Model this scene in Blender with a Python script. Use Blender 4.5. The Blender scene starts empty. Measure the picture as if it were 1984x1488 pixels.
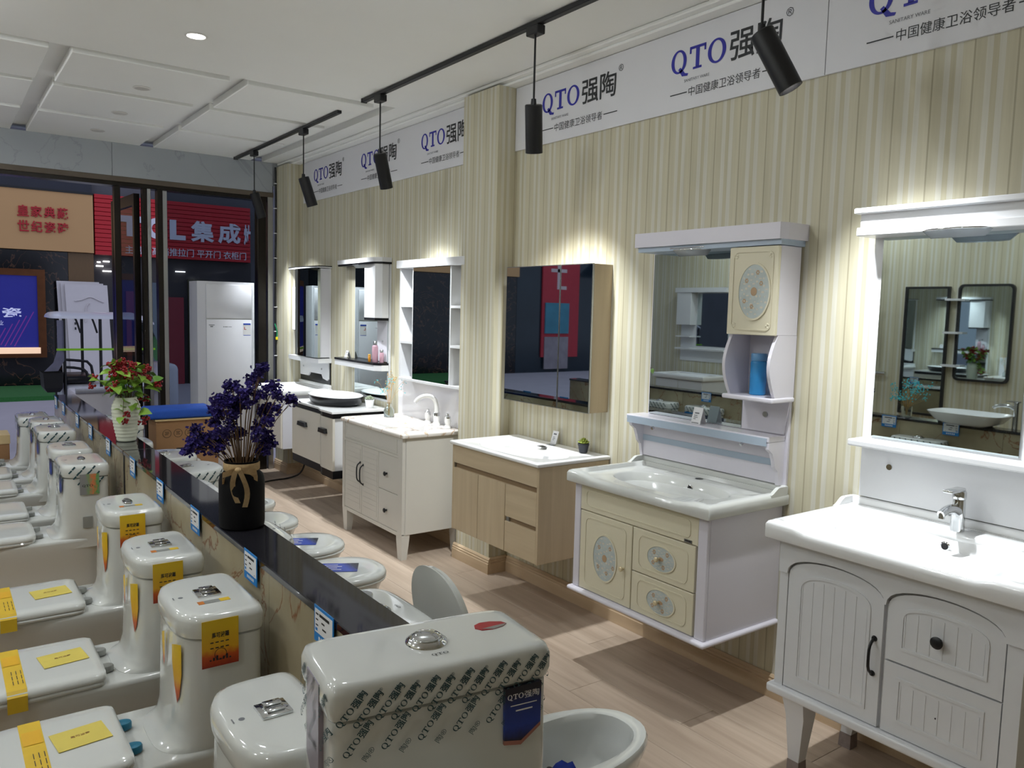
import bpy, bmesh, math, random
from mathutils import Vector, Matrix
random.seed(11)
S = bpy.context.scene
COL = S.collection
PI = math.pi

# ------------------------------------------------------------------ camera
def cam_axes(yaw, pitch, roll):
    f = Vector((math.sin(yaw)*math.cos(pitch), math.cos(yaw)*math.cos(pitch), math.sin(pitch)))
    r = f.cross(Vector((0, 0, 1))).normalized(); u = r.cross(f)
    return r*math.cos(roll)+u*math.sin(roll), u*math.cos(roll)-r*math.sin(roll), f
cd = bpy.data.cameras.new('camera'); cam = bpy.data.objects.new('camera', cd); COL.objects.link(cam)
cr, cu, cf = cam_axes(math.radians(36.2), math.radians(-5.29), math.radians(1.44))
cam.matrix_world = Matrix(((cr.x, cu.x, -cf.x, 0), (cr.y, cu.y, -cf.y, 0), (cr.z, cu.z, -cf.z, 1.65), (0, 0, 0, 1)))
cd.sensor_width = 36.0; cd.lens = 36.0*1540/1984; cd.clip_start = .05; cd.clip_end = 200
S.camera = cam
# ------------------------------------------------------------------ view + sky
S.view_settings.view_transform = 'Standard'; S.view_settings.look = 'None'
S.view_settings.gamma = 1.0; S.view_settings.use_curve_mapping = False
S.view_settings.exposure = -0.15
w = bpy.data.worlds.new('dusk_sky'); S.world = w; w.use_nodes = True
bg = w.node_tree.nodes['Background']; bg.inputs[0].default_value = (.50, .55, .70, 1); bg.inputs[1].default_value = 1.3
# track spotlights: (y, aim x, aim y, aim z); the lit recessed downlight, then the added fill lamps
SPOT_AIM = [(1.82, 2.74, 1.25, .95), (3.12, 2.74, 3.50, .95), (4.74, 2.76, 4.98, .95), (6.04, 2.76, 6.0, .95), (7.20, 2.74, 7.22, .95)]
SPOT_W = [185, 185, 165, 155, 165]
DOWN_AND_FILL = [(1.155, 4.41), (1.155, 2.6), (-.3, 4.41), (-.3, 2.6), (-1.7, 4.41), (-1.7, 2.6), (-1.7, .8), (-1.7, 6.2), (-.3, 6.2)]
DOWN_W = 5.5; FILL_GLOW = 11.0

# ------------------------------------------------------------------ materials
def lin(c):
    c /= 255.
    return c/12.92 if c <= .04045 else ((c+.055)/1.055)**2.4
def rgb(h):
    if isinstance(h, str):
        h = h.lstrip('#'); return (lin(int(h[0:2], 16)), lin(int(h[2:4], 16)), lin(int(h[4:6], 16)), 1)
    return (*h, 1)
MATS = {}
def M(name, col, rough=.5, metal=0, var=.08, scale=9, bump=0, coat=0, trans=0, emit=None, es=0, ior=1.45, stretch=None, spec=.5, bscale=None):
    if name in MATS: return MATS[name]
    m = bpy.data.materials.new(name); m.use_nodes = True; nt = m.node_tree; N = nt.nodes; L = nt.links
    p = N['Principled BSDF']
    p.inputs['Roughness'].default_value = rough; p.inputs['Metallic'].default_value = metal
    p.inputs['Coat Weight'].default_value = coat; p.inputs['Coat Roughness'].default_value = .05
    p.inputs['Transmission Weight'].default_value = trans; p.inputs['IOR'].default_value = ior
    p.inputs['Specular IOR Level'].default_value = spec
    tc = N.new('ShaderNodeTexCoord'); mp = N.new('ShaderNodeMapping'); no = N.new('ShaderNodeTexNoise')
    no.inputs['Scale'].default_value = scale; no.inputs['Detail'].default_value = 4
    if stretch: mp.inputs['Scale'].default_value = stretch
    L.new(tc.outputs['Object'], mp.inputs['Vector']); L.new(mp.outputs[0], no.inputs['Vector'])
    mx = N.new('ShaderNodeMix'); mx.data_type = 'RGBA'
    a = rgb(col); lo = tuple(max(0, v*(1-var)) for v in a[:3])+(1,); hi = tuple(min(1, v*(1+var)) for v in a[:3])+(1,)
    mx.inputs[6].default_value = lo; mx.inputs[7].default_value = hi
    L.new(no.outputs['Fac'], mx.inputs[0]); L.new(mx.outputs[2], p.inputs['Base Color'])
    if bump:
        b = N.new('ShaderNodeBump'); b.inputs['Strength'].default_value = bump; b.inputs['Distance'].default_value = .004
        src = no
        if bscale:
            src = N.new('ShaderNodeTexNoise'); src.inputs['Scale'].default_value = bscale; L.new(mp.outputs[0], src.inputs['Vector'])
        L.new(src.outputs['Fac'], b.inputs['Height']); L.new(b.outputs[0], p.inputs['Normal'])
    if emit:
        p.inputs['Emission Color'].default_value = rgb(emit); p.inputs['Emission Strength'].default_value = es
    MATS[name] = m; return m
def nodes(name):
    m = bpy.data.materials.new(name); m.use_nodes = True; MATS[name] = m
    return m, m.node_tree.nodes, m.node_tree.links, m.node_tree.nodes['Principled BSDF']
def ramp(N, stops, interp='LINEAR'):
    r = N.new('ShaderNodeValToRGB'); e = r.color_ramp; e.interpolation = interp
    while len(e.elements) < len(stops): e.elements.new(.5)
    for el, (p, c) in zip(e.elements, stops): el.position = p; el.color = rgb(c)
    return r
def stripes_mat():
    m, N, L, p = nodes('striped_wallpaper')
    tc = N.new('ShaderNodeTexCoord'); sx = N.new('ShaderNodeSeparateXYZ'); L.new(tc.outputs['Object'], sx.inputs[0])
    ad = N.new('ShaderNodeMath'); ad.operation = 'ADD'; L.new(sx.outputs[0], ad.inputs[0]); L.new(sx.outputs[1], ad.inputs[1])
    mu = N.new('ShaderNodeMath'); mu.operation = 'MULTIPLY_ADD'; mu.inputs[1].default_value = 1/.139; mu.inputs[2].default_value = 40.3; L.new(ad.outputs[0], mu.inputs[0])
    fr = N.new('ShaderNodeMath'); fr.operation = 'FRACT'; L.new(mu.outputs[0], fr.inputs[0])
    B1, B2, LT, DK = '#c8c2a9', '#c4bea5', '#cecbbd', '#aaa28a'
    r = ramp(N, [(0, DK), (.022, B1), (.27, B2), (.285, LT), (.42, LT), (.435, '#c0b99e'), (.56, '#c0b99e'), (.575, LT), (.71, LT), (.725, B2), (.978, B1), (.979, DK)], 'CONSTANT')
    L.new(fr.outputs[0], r.inputs[0])
    no = N.new('ShaderNodeTexNoise'); no.inputs['Scale'].default_value = 60; no.inputs['Detail'].default_value = 3
    mp = N.new('ShaderNodeMapping'); mp.inputs['Scale'].default_value = (1, 1, .05); L.new(tc.outputs['Object'], mp.inputs[0]); L.new(mp.outputs[0], no.inputs[0])
    mx = N.new('ShaderNodeMix'); mx.data_type = 'RGBA'; mx.blend_type = 'MULTIPLY'; mx.inputs[0].default_value = .35
    L.new(r.outputs[0], mx.inputs[6]); L.new(no.outputs['Color'], mx.inputs[7]); 
    r2 = ramp(N, [(.3, '#d8d8d0'), (.7, '#ffffff')]); L.new(no.outputs['Fac'], r2.inputs[0]); L.new(r2.outputs[0], mx.inputs[7])
    L.new(mx.outputs[2], p.inputs['Base Color']); p.inputs['Roughness'].default_value = .62
    b = N.new('ShaderNodeBump'); b.inputs['Strength'].default_value = .25; b.inputs['Distance'].default_value = .002; L.new(no.outputs['Fac'], b.inputs['Height']); L.new(b.outputs[0], p.inputs['Normal'])
    return m
def marble_mat(name, base, vein, dark, scale, rough, thin=.015, dist=1.2):
    m, N, L, p = nodes(name)
    tc = N.new('ShaderNodeTexCoord'); oi = N.new('ShaderNodeObjectInfo')
    no = N.new('ShaderNodeTexNoise'); no.inputs['Scale'].default_value = scale; no.inputs['Detail'].default_value = 7; no.inputs['Distortion'].default_value = dist
    no.noise_dimensions = '4D'; L.new(tc.outputs['Object'], no.inputs['Vector']); mr = N.new('ShaderNodeMath'); mr.operation = 'MULTIPLY'; mr.inputs[1].default_value = 37; L.new(oi.outputs['Random'], mr.inputs[0]); L.new(mr.outputs[0], no.inputs['W'])
    r = ramp(N, [(.5-thin*2.5, '#000000'), (.5, '#ffffff'), (.5+thin*2.5, '#000000')]); L.new(no.outputs['Fac'], r.inputs[0])
    n2 = N.new('ShaderNodeTexNoise'); n2.inputs['Scale'].default_value = scale*1.3; n2.inputs['Detail'].default_value = 5; L.new(tc.outputs['Object'], n2.inputs[0])
    r2 = ramp(N, [(.3, dark), (.65, base)]); L.new(n2.outputs['Fac'], r2.inputs[0])
    mx = N.new('ShaderNodeMix'); mx.data_type = 'RGBA'; L.new(r.outputs[0], mx.inputs[0]); L.new(r2.outputs[0], mx.inputs[6]); mx.inputs[7].default_value = rgb(vein)
    L.new(mx.outputs[2], p.inputs['Base Color']); p.inputs['Roughness'].default_value = rough
    return m
def wood_mat(name, c1, c2, along, rough=.45, scale=1.0, objrand=True):
    m, N, L, p = nodes(name)
    tc = N.new('ShaderNodeTexCoord'); mp = N.new('ShaderNodeMapping'); s = [14*scale]*3; s[along] = .9*scale; mp.inputs['Scale'].default_value = s
    oi = N.new('ShaderNodeObjectInfo'); cv = N.new('ShaderNodeVectorMath'); cv.operation = 'SCALE'; cv.inputs[0].default_value = (17, 31, 23); L.new(oi.outputs['Random'], cv.inputs['Scale']); L.new(cv.outputs[0], mp.inputs['Location'])
    L.new(tc.outputs['Object'], mp.inputs[0])
    no = N.new('ShaderNodeTexNoise'); no.inputs['Scale'].default_value = 1.6; no.inputs['Detail'].default_value = 6; no.inputs['Distortion'].default_value = .4; L.new(mp.outputs[0], no.inputs[0])
    r = ramp(N, [(.25, c1), (.72, c2)]); L.new(no.outputs['Fac'], r.inputs[0])
    hs = N.new('ShaderNodeHueSaturation'); mr = N.new('ShaderNodeMapRange'); mr.inputs[3].default_value = .95; mr.inputs[4].default_value = 1.03
    if not objrand: mr.inputs[3].default_value = mr.inputs[4].default_value = 1
    L.new(oi.outputs['Random'], mr.inputs[0]); L.new(mr.outputs[0], hs.inputs['Value']); L.new(r.outputs[0], hs.inputs['Color'])
    L.new(hs.outputs[0], p.inputs['Base Color']); p.inputs['Roughness'].default_value = rough
    b = N.new('ShaderNodeBump'); b.inputs['Strength'].default_value = .15; b.inputs['Distance'].default_value = .002; L.new(no.outputs['Fac'], b.inputs['Height']); L.new(b.outputs[0], p.inputs['Normal'])
    return m
def grad_mat(name, stops, axis=2, rough=.4, lo=0, hi=1, noise=.15, coord='Generated'):
    """printed gradient (stickers, labels)"""
    m, N, L, p = nodes(name)
    tc = N.new('ShaderNodeTexCoord'); sx = N.new('ShaderNodeSeparateXYZ'); L.new(tc.outputs[coord], sx.inputs[0])
    no = N.new('ShaderNodeTexNoise'); no.inputs['Scale'].default_value = 6; L.new(tc.outputs[coord], no.inputs[0])
    ma = N.new('ShaderNodeMath'); ma.operation = 'MULTIPLY_ADD'; ma.inputs[1].default_value = noise; L.new(no.outputs['Fac'], ma.inputs[0]); L.new(sx.outputs[axis], ma.inputs[2])
    r = ramp(N, stops); L.new(ma.outputs[0], r.inputs[0]); L.new(r.outputs[0], p.inputs['Base Color']); p.inputs['Roughness'].default_value = rough
    return m
WALLP = stripes_mat()
CEIL = M('ceiling_paint', '#f1f2f0', .8, var=.02, scale=3)
CREAMM = marble_mat('cream_marble', '#b3a88c', '#84583a', '#8f8369', 2.2, .18, .004)
GREYM = marble_mat('grey_marble', '#a3a8ac', '#90959a', '#989da2', .9, .35, .003, 1.2)
WHITEM = marble_mat('white_marble', '#ebe7e2', '#b79a78', '#ded8d2', 3.0, .15, .006)
BLACKM = marble_mat('black_marble', '#16161a', '#5a4030', '#0a0a0d', 3.0, .15, .006)
GRANITE = M('black_granite', '#222126', .05, var=.3, scale=120, coat=.4)
FLOORW = wood_mat('floor_wood', '#a4917f', '#bfad9b', 1, .42)
PALEW = wood_mat('pale_oak', '#b5a285', '#c4b294', 1, .5, 1.2, False)
PALEWV = wood_mat('pale_oak_upright', '#b5a285', '#c4b294', 2, .5, 1.2, False)
BASEB = wood_mat('baseboard_wood', '#bca384', '#cbb496', 1, .45, 1, False)
CERAM = M('white_ceramic', '#d2d4d0', .08, var=.015, coat=.5)
CERAMW = M('bright_ceramic', '#eceded', .1, var=.01, coat=.4)
LACQ = M('white_lacquer', '#dadbdd', .28, var=.015, coat=.2)
LACQG = M('cool_white_lacquer', '#d3d3da', .35, var=.015)
MATTW = M('matt_white_paint', '#c9c6be', .45, var=.02)
CREAM = M('cream_panel', '#d9d2b9', .4, var=.02)
BLUEG = M('pale_blue_strip', '#a9b7c6', .35, var=.04)
BLACKP = M('black_paint', '#17181b', .4, var=.2)
BLACKG = M('gloss_black', '#0c0d12', .3, var=.2, spec=.3)
CHROME = M('chrome', '#d6d8da', .07, 1, var=.03)
STEEL = M('brushed_steel', '#b0b2b4', .3, 1, var=.06)
MIRR = M('mirror_silver', '#c2cccd', .015, 1, var=.0)
GOLD = M('gold_trim', '#c9a05a', .25, 1, var=.1)
GLASS = M('clear_glass', '#eef4f4', .02, trans=1, var=0)
BRONZE = M('dark_bronze_frame', '#2b2723', .28, .7, var=.2)
SIGNW = M('sign_board', '#dcdce0', .5, var=.015)
INKB = M('blue_ink', '#2a2a9c', .5, var=.03)
INKK = M('dark_ink', '#26282b', .5, var=.05)
INKG = M('grey_ink', '#6d6f74', .5, var=.05)
INKT = M('teal_ink', '#25464c', .5, var=.2)
INKR = M('red_ink', '#b02a2c', .4, var=.1)
INKW = M('white_ink', '#e8e8ea', .5, var=.02)
PAPER = M('white_card', '#e4e4e6', .55, var=.02)
BLUEC = M('blue_card', '#1f7fc9', .5, var=.04)
BLUES = grad_mat('blue_label', [(.1, '#0c1020'), (.35, '#173a9a'), (.7, '#14307c'), (.95, '#1a1c2c')], 2, .3)
TEALC = M('teal_plastic', '#1a6f8c', .35, var=.1)
GREYC = M('grey_plastic', '#9a9c98', .35, .3, var=.1)
YELLOW = M('yellow_print', '#d9b42c', .4, var=.12, scale=14)
ORANGE = M('orange_print', '#c4742c', .4, var=.1)
FLAME = grad_mat('yellow_to_red_print', [(.05, '#8c1f10'), (.3, '#c8551a'), (.46, '#e0a81e'), (.95, '#e3bd22')], 2, .35)
HOLO = grad_mat('hologram_print', [(.15, '#8f8f88'), (.4, '#5c9a58'), (.6, '#d8754c'), (.85, '#7f9a6c'), (1, '#8a8a8a')], 0, .3, noise=.6)

# ------------------------------------------------------------------ geometry helpers
def V(*a): return Vector(a)
def box(bm, x0, x1, y0, y1, z0, z1, bev=0, seg=2):
    if x0 > x1: x0, x1 = x1, x0
    if y0 > y1: y0, y1 = y1, y0
    if z0 > z1: z0, z1 = z1, z0
    vs = [bm.verts.new((x, y, z)) for x in (x0, x1) for y in (y0, y1) for z in (z0, z1)]
    fs = [bm.faces.new([vs[i] for i in f]) for f in ((0, 1, 3, 2), (4, 6, 7, 5), (0, 4, 5, 1), (2, 3, 7, 6), (0, 2, 6, 4), (1, 5, 7, 3))]
    if bev:
        es = list({e for f in fs for e in f.edges})
        bmesh.ops.bevel(bm, geom=es, offset=bev, segments=seg, profile=.5, affect='EDGES', clamp_overlap=True)
    return bm
def loft(bm, rings, cap0=True, cap1=True, close=True):
    R = [[bm.verts.new(p) for p in r] for r in rings]; n = len(R[0])
    for a, b in zip(R, R[1:]):
        for i in range(n if close else n-1):
            j = (i+1) % n
            try: bm.faces.new((a[i], a[j], b[j], b[i]))
            except ValueError: pass
    if cap0: bm.faces.new(list(reversed(R[0])))
    if cap1: bm.faces.new(R[-1])
    return bm
def frame_of(d):
    d = d.normalized(); a = Vector((0, 0, 1)) if abs(d.z) < .9 else Vector((1, 0, 0))
    u = d.cross(a).normalized(); return u, d.cross(u).normalized()
def cyl(bm, p0, p1, r0, r1=None, n=20, caps=True):
    p0, p1 = Vector(p0), Vector(p1); r1 = r0 if r1 is None else r1; u, v = frame_of(p1-p0)
    ring = lambda p, r: [p+(u*math.cos(2*PI*i/n)+v*math.sin(2*PI*i/n))*r for i in range(n)]
    return loft(bm, [ring(p0, r0), ring(p1, r1)], caps, caps)
def tube(bm, pts, r, n=8, caps=True, smooth=0):
    P = [Vector(p) for p in pts]
    for _ in range(smooth):
        Q = [P[0]]
        for a, b in zip(P, P[1:]): Q += [a*.75+b*.25, a*.25+b*.75]
        P = Q+[P[-1]]
    rs = r if isinstance(r, (list, tuple)) else None
    rings = []; pu = None
    for i, p in enumerate(P):
        d = (P[min(i+1, len(P)-1)]-P[max(i-1, 0)])
        if d.length < 1e-9: d = Vector((0, 0, 1))
        d.normalize()
        if pu is None: u, v = frame_of(d)
        else:
            u = (pu-d*pu.dot(d))
            u = u.normalized() if u.length > 1e-6 else frame_of(d)[0]; v = d.cross(u)
        pu = u; t = i/(len(P)-1)
        rr = rs[0]+(rs[1]-rs[0])*t if rs else r
        rings.append([p+(u*math.cos(2*PI*k/n)+v*math.sin(2*PI*k/n))*rr for k in range(n)])
    return loft(bm, rings, caps, caps)
def lathe(bm, prof, n=28, c=(0, 0, 0), cap0=True, cap1=True):
    return loft(bm, [[Vector((c[0]+r*math.cos(2*PI*i/n), c[1]+r*math.sin(2*PI*i/n), c[2]+z)) for i in range(n)] for r, z in prof], cap0, cap1)
AX = {'x': lambda u, v, a: (a, u, v), 'y': lambda u, v, a: (u, a, v), 'z': lambda u, v, a: (u, v, a)}
def prism(bm, poly, ax, a0, a1):
    f = AX[ax]; return loft(bm, [[Vector(f(u, v, a0)) for u, v in poly], [Vector(f(u, v, a1)) for u, v in poly]])
def ringprism(bm, outer, inner, ax, a0, a1):
    f = AX[ax]; n = len(outer)
    A = [[bm.verts.new(f(u, v, a)) for u, v in loop] for a in (a0, a1) for loop in (outer, inner)]
    o0, i0, o1, i1 = A
    for k in range(n):
        j = (k+1) % n
        for q in ((o1[k], o1[j], i1[j], i1[k]), (o0[k], i0[k], i0[j], o0[j]), (o0[k], o0[j], o1[j], o1[k]), (i0[k], i1[k], i1[j], i0[j])): bm.faces.new(q)
    return bm
def ball(bm, c, r, sub=1, sc=(1, 1, 1)):
    m = Matrix.Translation(Vector(c)) @ Matrix.Diagonal((sc[0], sc[1], sc[2], 1))
    bmesh.ops.create_icosphere(bm, subdivisions=sub, radius=r, matrix=m); return bm
def egg(x0, x1, hw, n=44, eb=4, ef=2.2, k=.45):
    xc = x0+(x1-x0)*k; out = []
    for i in range(n):
        t = 2*PI*i/n; c, s = math.cos(t), math.sin(t); e = ef if c >= 0 else eb
        rx = x1-xc if c >= 0 else xc-x0
        out.append((xc+rx*math.copysign(abs(c)**(2/e), c), hw*math.copysign(abs(s)**(2/e), s)))
    return out
def ell(cy, cz, ry, rz, n=36): return [(cy+ry*math.cos(2*PI*i/n), cz+rz*math.sin(2*PI*i/n)) for i in range(n)]
def rrect(u0, u1, v0, v1, r, seg=5):
    out = []
    for cu_, cv_, a0 in ((u1-r, v1-r, 0), (u0+r, v1-r, 90), (u0+r, v0+r, 180), (u1-r, v0+r, 270)):
        for i in range(seg+1):
            a = math.radians(a0+90*i/seg); out.append((cu_+r*math.cos(a), cv_+r*math.sin(a)))
    return out
ORG = {}
def obj(name, bm, mat, parent=None, smooth=0, w=True, label=None, xf=None):
    """link a bmesh as ONE mesh object; w: built in world coordinates, shifted to the thing's origin"""
    if xf is not None: bm.transform(xf)
    bmesh.ops.recalc_face_normals(bm, faces=bm.faces)
    o0 = ORG.get(parent.name, Vector()) if parent else Vector()
    if w and parent: bmesh.ops.translate(bm, verts=bm.verts, vec=-o0)
    me = bpy.data.meshes.new(name); bm.to_mesh(me); bm.free(); me.materials.append(mat)
    if smooth:
        me.polygons.foreach_set('use_smooth', [True]*len(me.polygons)); me.set_sharp_from_angle(angle=math.radians(smooth))
    o = bpy.data.objects.new(name, me); COL.objects.link(o)
    if parent: o.parent = parent; ORG[o.name] = o0
    if label: o['label'] = label
    return o
def B(): return bmesh.new()
def tag(o, label, cat, group=None):
    o['label'] = label; o['category'] = cat
    if group: o['group'] = group
    return o
def thing(name, label, cat, loc=(0, 0, 0), rz=0, group=None):
    o = bpy.data.objects.new(name, None); COL.objects.link(o); o.location = loc; o.rotation_euler = (0, 0, rz)
    o.empty_display_size = .05; ORG[o.name] = Vector(loc)
    return tag(o, label, cat, group)
def recenter(o):
    """move a top-level mesh's origin to its own base"""
    me = o.data; xs = [v.co for v in me.vertices]
    c = Vector(((min(v.x for v in xs)+max(v.x for v in xs))/2, (min(v.y for v in xs)+max(v.y for v in xs))/2, min(v.z for v in xs)))
    me.transform(Matrix.Translation(-c)); o.location = o.location+c; return o
def struct(name, bm, mat, parent=None, smooth=0):
    o = obj(name, bm, mat, parent, smooth)
    if not parent: o['kind'] = 'structure'
    return o
def single(name, bm, mat, label, cat, group=None, smooth=0):
    return tag(recenter(obj(name, bm, mat, None, smooth)), label, cat, group)
def dup(root, loc, rz, label=None, group=None):
    r = root.copy(); COL.objects.link(r); r.location = loc; r.rotation_euler = (0, 0, rz)
    if label: r['label'] = label
    if group: r['group'] = group
    def rec(a, b):
        for ch in a.children:
            c = ch.copy(); COL.objects.link(c); c.parent = b; rec(ch, c)
    rec(root, r); return r
# ---- lettering
_TX = {}
def text_geo(s, bold=0):
    k = (s, bold)
    if k in _TX: return _TX[k]
    cu_ = bpy.data.curves.new('lettering', 'FONT'); cu_.body = s; cu_.size = 1; cu_.resolution_u = 2; cu_.offset = bold
    o = bpy.data.objects.new('lettering', cu_); COL.objects.link(o)
    dg = bpy.context.evaluated_depsgraph_get(); me = bpy.data.meshes.new_from_object(o.evaluated_get(dg))
    g = ([(v.co.x, v.co.y) for v in me.vertices], [tuple(p.vertices) for p in me.polygons])
    bpy.data.objects.remove(o); bpy.data.curves.remove(cu_); bpy.data.meshes.remove(me)
    _TX[k] = g; return g
def slab_qto():
    """bold slab-serif letters Q, T, O in a box one unit high"""
    V_, F_ = [], []
    def ring(cx, w, h, t, ty):
        n = 36; b = len(V_)
        for i in range(n):
            a = 2*PI*i/n; V_.append((cx+w*math.cos(a), .5+h*math.sin(a)))
        for i in range(n):
            a = 2*PI*i/n; V_.append((cx+(w-t)*math.cos(a), .5+(h-ty)*math.sin(a)))
        for i in range(n):
            j = (i+1) % n; F_.append((b+i, b+j, b+n+j, b+n+i))
    def poly(p):
        b = len(V_); V_.extend(p); F_.append(tuple(range(b, b+len(p))))
    def rect(x0, x1, y0, y1): poly([(x0, y0), (x1, y0), (x1, y1), (x0, y1)])
    ring(.42, .42, .52, .17, .09); poly([(.40, .16), (.52, .24), (.78, -.06), (.96, -.10), (.92, -.2), (.62, -.17)])
    rect(1.0, 1.86, .88, 1.0); rect(1.0, 1.09, .70, .90); rect(1.77, 1.86, .70, .90); rect(1.335, 1.525, .08, .90); rect(1.2, 1.66, 0, .1)
    ring(2.42, .46, .52, .18, .09)
    return V_, F_
SLAB = slab_qto()
def put(bm, geo, o, u, v, size, nrm=.0, lift=None, halign='l', fitw=None, fith=None, thick=0):
    """lay 2-D lettering on a plane: origin o, reading direction u, up v"""
    vs, fs = geo
    if not vs: return bm
    o, u, v = Vector(o), Vector(u).normalized(), Vector(v).normalized(); n = u.cross(v)
    x0, x1 = min(p[0] for p in vs), max(p[0] for p in vs); y0, y1 = min(p[1] for p in vs), max(p[1] for p in vs)
    sx = sy = size
    if fitw: sx = fitw/(x1-x0); sy = sx if not fith else fith/(y1-y0)
    elif fith: sy = fith/(y1-y0); sx = sy
    if fitw or fith: ox, oy = x0, y0
    else: ox, oy = 0, 0
    sh = {'l': 0, 'c': -(x1-x0)*sx/2, 'r': -(x1-x0)*sx}[halign]
    if halign != 'l': ox = x0
    bv = [bm.verts.new(o+u*((p[0]-ox)*sx+sh)+v*((p[1]-oy)*sy)+n*nrm) for p in vs]
    for f in fs:
        try: bm.faces.new([bv[i] for i in f])
        except ValueError: pass
    if thick:
        bt = [bm.verts.new(b.co+n*thick) for b in bv]
        ec = {}
        for f in fs:
            try: bm.faces.new([bt[i] for i in f])
            except ValueError: pass
            for a, b in zip(f, f[1:]+f[:1]): ec[(a, b)] = 1
        for (a, b) in list(ec):
            if (b, a) not in ec:
                try: bm.faces.new((bv[a], bv[b], bt[b], bt[a]))
                except ValueError: pass
    return bm
def bars(bm, o, u, v, rects, nrm=0):
    o, u, v = Vector(o), Vector(u).normalized(), Vector(v).normalized(); n = u.cross(v)
    for a0, a1, b0, b1 in rects: bm.faces.new([bm.verts.new(o+u*a+v*b+n*nrm) for a, b in ((a0, b0), (a1, b0), (a1, b1), (a0, b1))])
    return bm
# ================================================================== ROOM SHELL
XW, XL, YF, YB, ZC = 2.915, -2.3, 7.85, -2.2, 3.02
fl = struct('floor', box(B(), XL-.1, XW+.1, YB-.1, 8.0, -.12, -.011), M('screed', '#6f6458', .8))
# laminate planks (shared meshes), laid along the room
PW, PL = .2, 1.25
pm = {}
def plank(x0, x1, y0, y1):
    k = (round(x1-x0, 3), round(y1-y0, 3))
    if k not in pm:
        b = B(); box(b, 0, k[0]-.0014, 0, k[1]-.0014, -.011, 0, .0008, 1)
        me = bpy.data.meshes.new('plank'); bmesh.ops.recalc_face_normals(b, faces=b.faces); b.to_mesh(me); b.free(); me.materials.append(FLOORW); pm[k] = me
    o = bpy.data.objects.new('plank', pm[k]); COL.objects.link(o); o.parent = fl; o.location = (x0, y0, 0)
xi = 0; x = 1.0
while x < XW+.05:
    x1 = min(x+PW, XW+.05); y = YB-(.37*xi % 1)*PL
    while y < 8.0:
        a, b_ = max(y, YB), min(y+PL, 8.0)
        if b_-a > .02: plank(x, x1, a, b_)
        y += PL
    x = x1; xi += 1
b = B(); box(b, XL, .998, YB, 8.0, -.011, 0); struct('floor_field', b, M('floor_far_boards', '#b09578', .45, var=.15, stretch=(6, .6, 1)), fl)

ZP = ZC
ce = struct('ceiling', box(B(), XL-.1, XW+.13, YB-.1, YF+.12, ZC+.05, ZC+.13), CEIL)
struct('ceiling_field', box(B(), XL, XW, YB, 5.05, ZC, ZC+.05), CEIL, ce)      # plain part; beyond it the panels stand between open grooves
struct('ceiling_border', box(B(), 2.64, XW, 5.05, 7.8, ZC, ZC+.05), CEIL, ce)
for (x0, x1) in ((-2.3, -1.45), (-1.34, -.45), (-.34, .575), (.685, 1.55), (1.66, 2.53)):
    for (y0, y1) in ((5.16, 5.92), (6.01, 6.80), (6.89, 7.80)):
        struct('ceiling_panel', box(B(), x0, x1, y0, y1, ZC, ZC+.0505, .004, 1), CEIL, ce)
b = B(); box(b, 2.79, XW, YB, 7.8, ZC-.02, ZC-.0005, .004, 1); box(b, 2.83, XW, YB, 7.8, ZC-.035, ZC-.02, .004, 1); struct('trim_cornice', b, CEIL)

wr = struct('wall_right', box(B(), XW, XW+.12, YB, 7.99, 0, ZC), WALLP)
struct('wall_right_pillar', box(B(), 2.78, XW, 4.0, 4.385, 0, ZC-.0355), WALLP)
struct('wall_right_pilaster', box(B(), 2.78, XW, 7.49, 7.825, 0, ZC-.0355), WALLP)
struct('wall_left', box(B(), XL-.12, XL, YB, 7.99, 0, ZC), WALLP)
struct('wall_back', box(B(), XL, XW, YB-.12, YB, 0, ZC), M('back_wall_paint', '#c9c3b0', .7, var=.03))
BBP = [(0, 0), (.02, 0), (.02, .062), (.015, .068), (.018, .076), (.012, .083), (.014, .09), (.006, .1), (0, .1)]
def baseb(name, x, y0, y1): prism(bb_ := B(), [(x-u, v) for u, v in BBP], 'y', y0, y1); return struct(name, bb_, BASEB)
baseb('baseboard_right', XW, YB, 3.979); baseb('baseboard_right_alcove', XW, 4.406, 7.469)
for nm, a, c in (('baseboard_pillar', 4.0, 4.385), ('baseboard_pilaster', 7.49, 7.825)):
    o = baseb(nm, 2.78, a-.02, c+.02 if c < 7 else c)
    b = B(); prism(b, [(a-u, v) for u, v in BBP], 'x', 2.78, XW); struct('baseboard_return', b, BASEB, o)
    if c < 7: b = B(); prism(b, [(c+u, v) for u, v in BBP], 'x', 2.78, XW); struct('baseboard_return', b, BASEB, o)

# ---- shop front: marble lintel, metal header, posts, glass, opened door leaf
lint = struct('wall_front_lintel', box(B(), XL, XW, 7.80, 8.0, 2.80, ZC), GREYM)
for xa, xb in ((XL+.002, -.3), (-.296, 1.32), (1.324, 2.74)):
    struct('marble_slab', box(B(), xa, xb, 7.785, 7.80, 2.735, ZC-.0005), GREYM, lint)
struct('trim_header', box(B(), XL, 2.75, 7.80, 7.93, 2.655, 2.80), BRONZE)
STONE = M('brown_reveal_tile', '#5c5246', .5, var=.2)
b = B(); box(b, XL, 2.75, 7.782, 7.80, 2.69, 2.734); struct('trim_reveal', b, STONE)
wd = struct('window_1', box(B(), 1.69, 1.735, 7.80, 7.90, 0, 2.655, .003, 1), BRONZE)
struct('mullion', box(B(), 1.735, 1.775, 7.815, 7.9, 0, 2.655, .003, 1), STEEL, wd)
struct('glass_pane', box(B(), 1.775, 2.60, 7.85, 7.858, .1, 2.655), M('tinted_glass', '#98a1a8', .01, trans=1, var=0, ior=1.12), wd)
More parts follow.
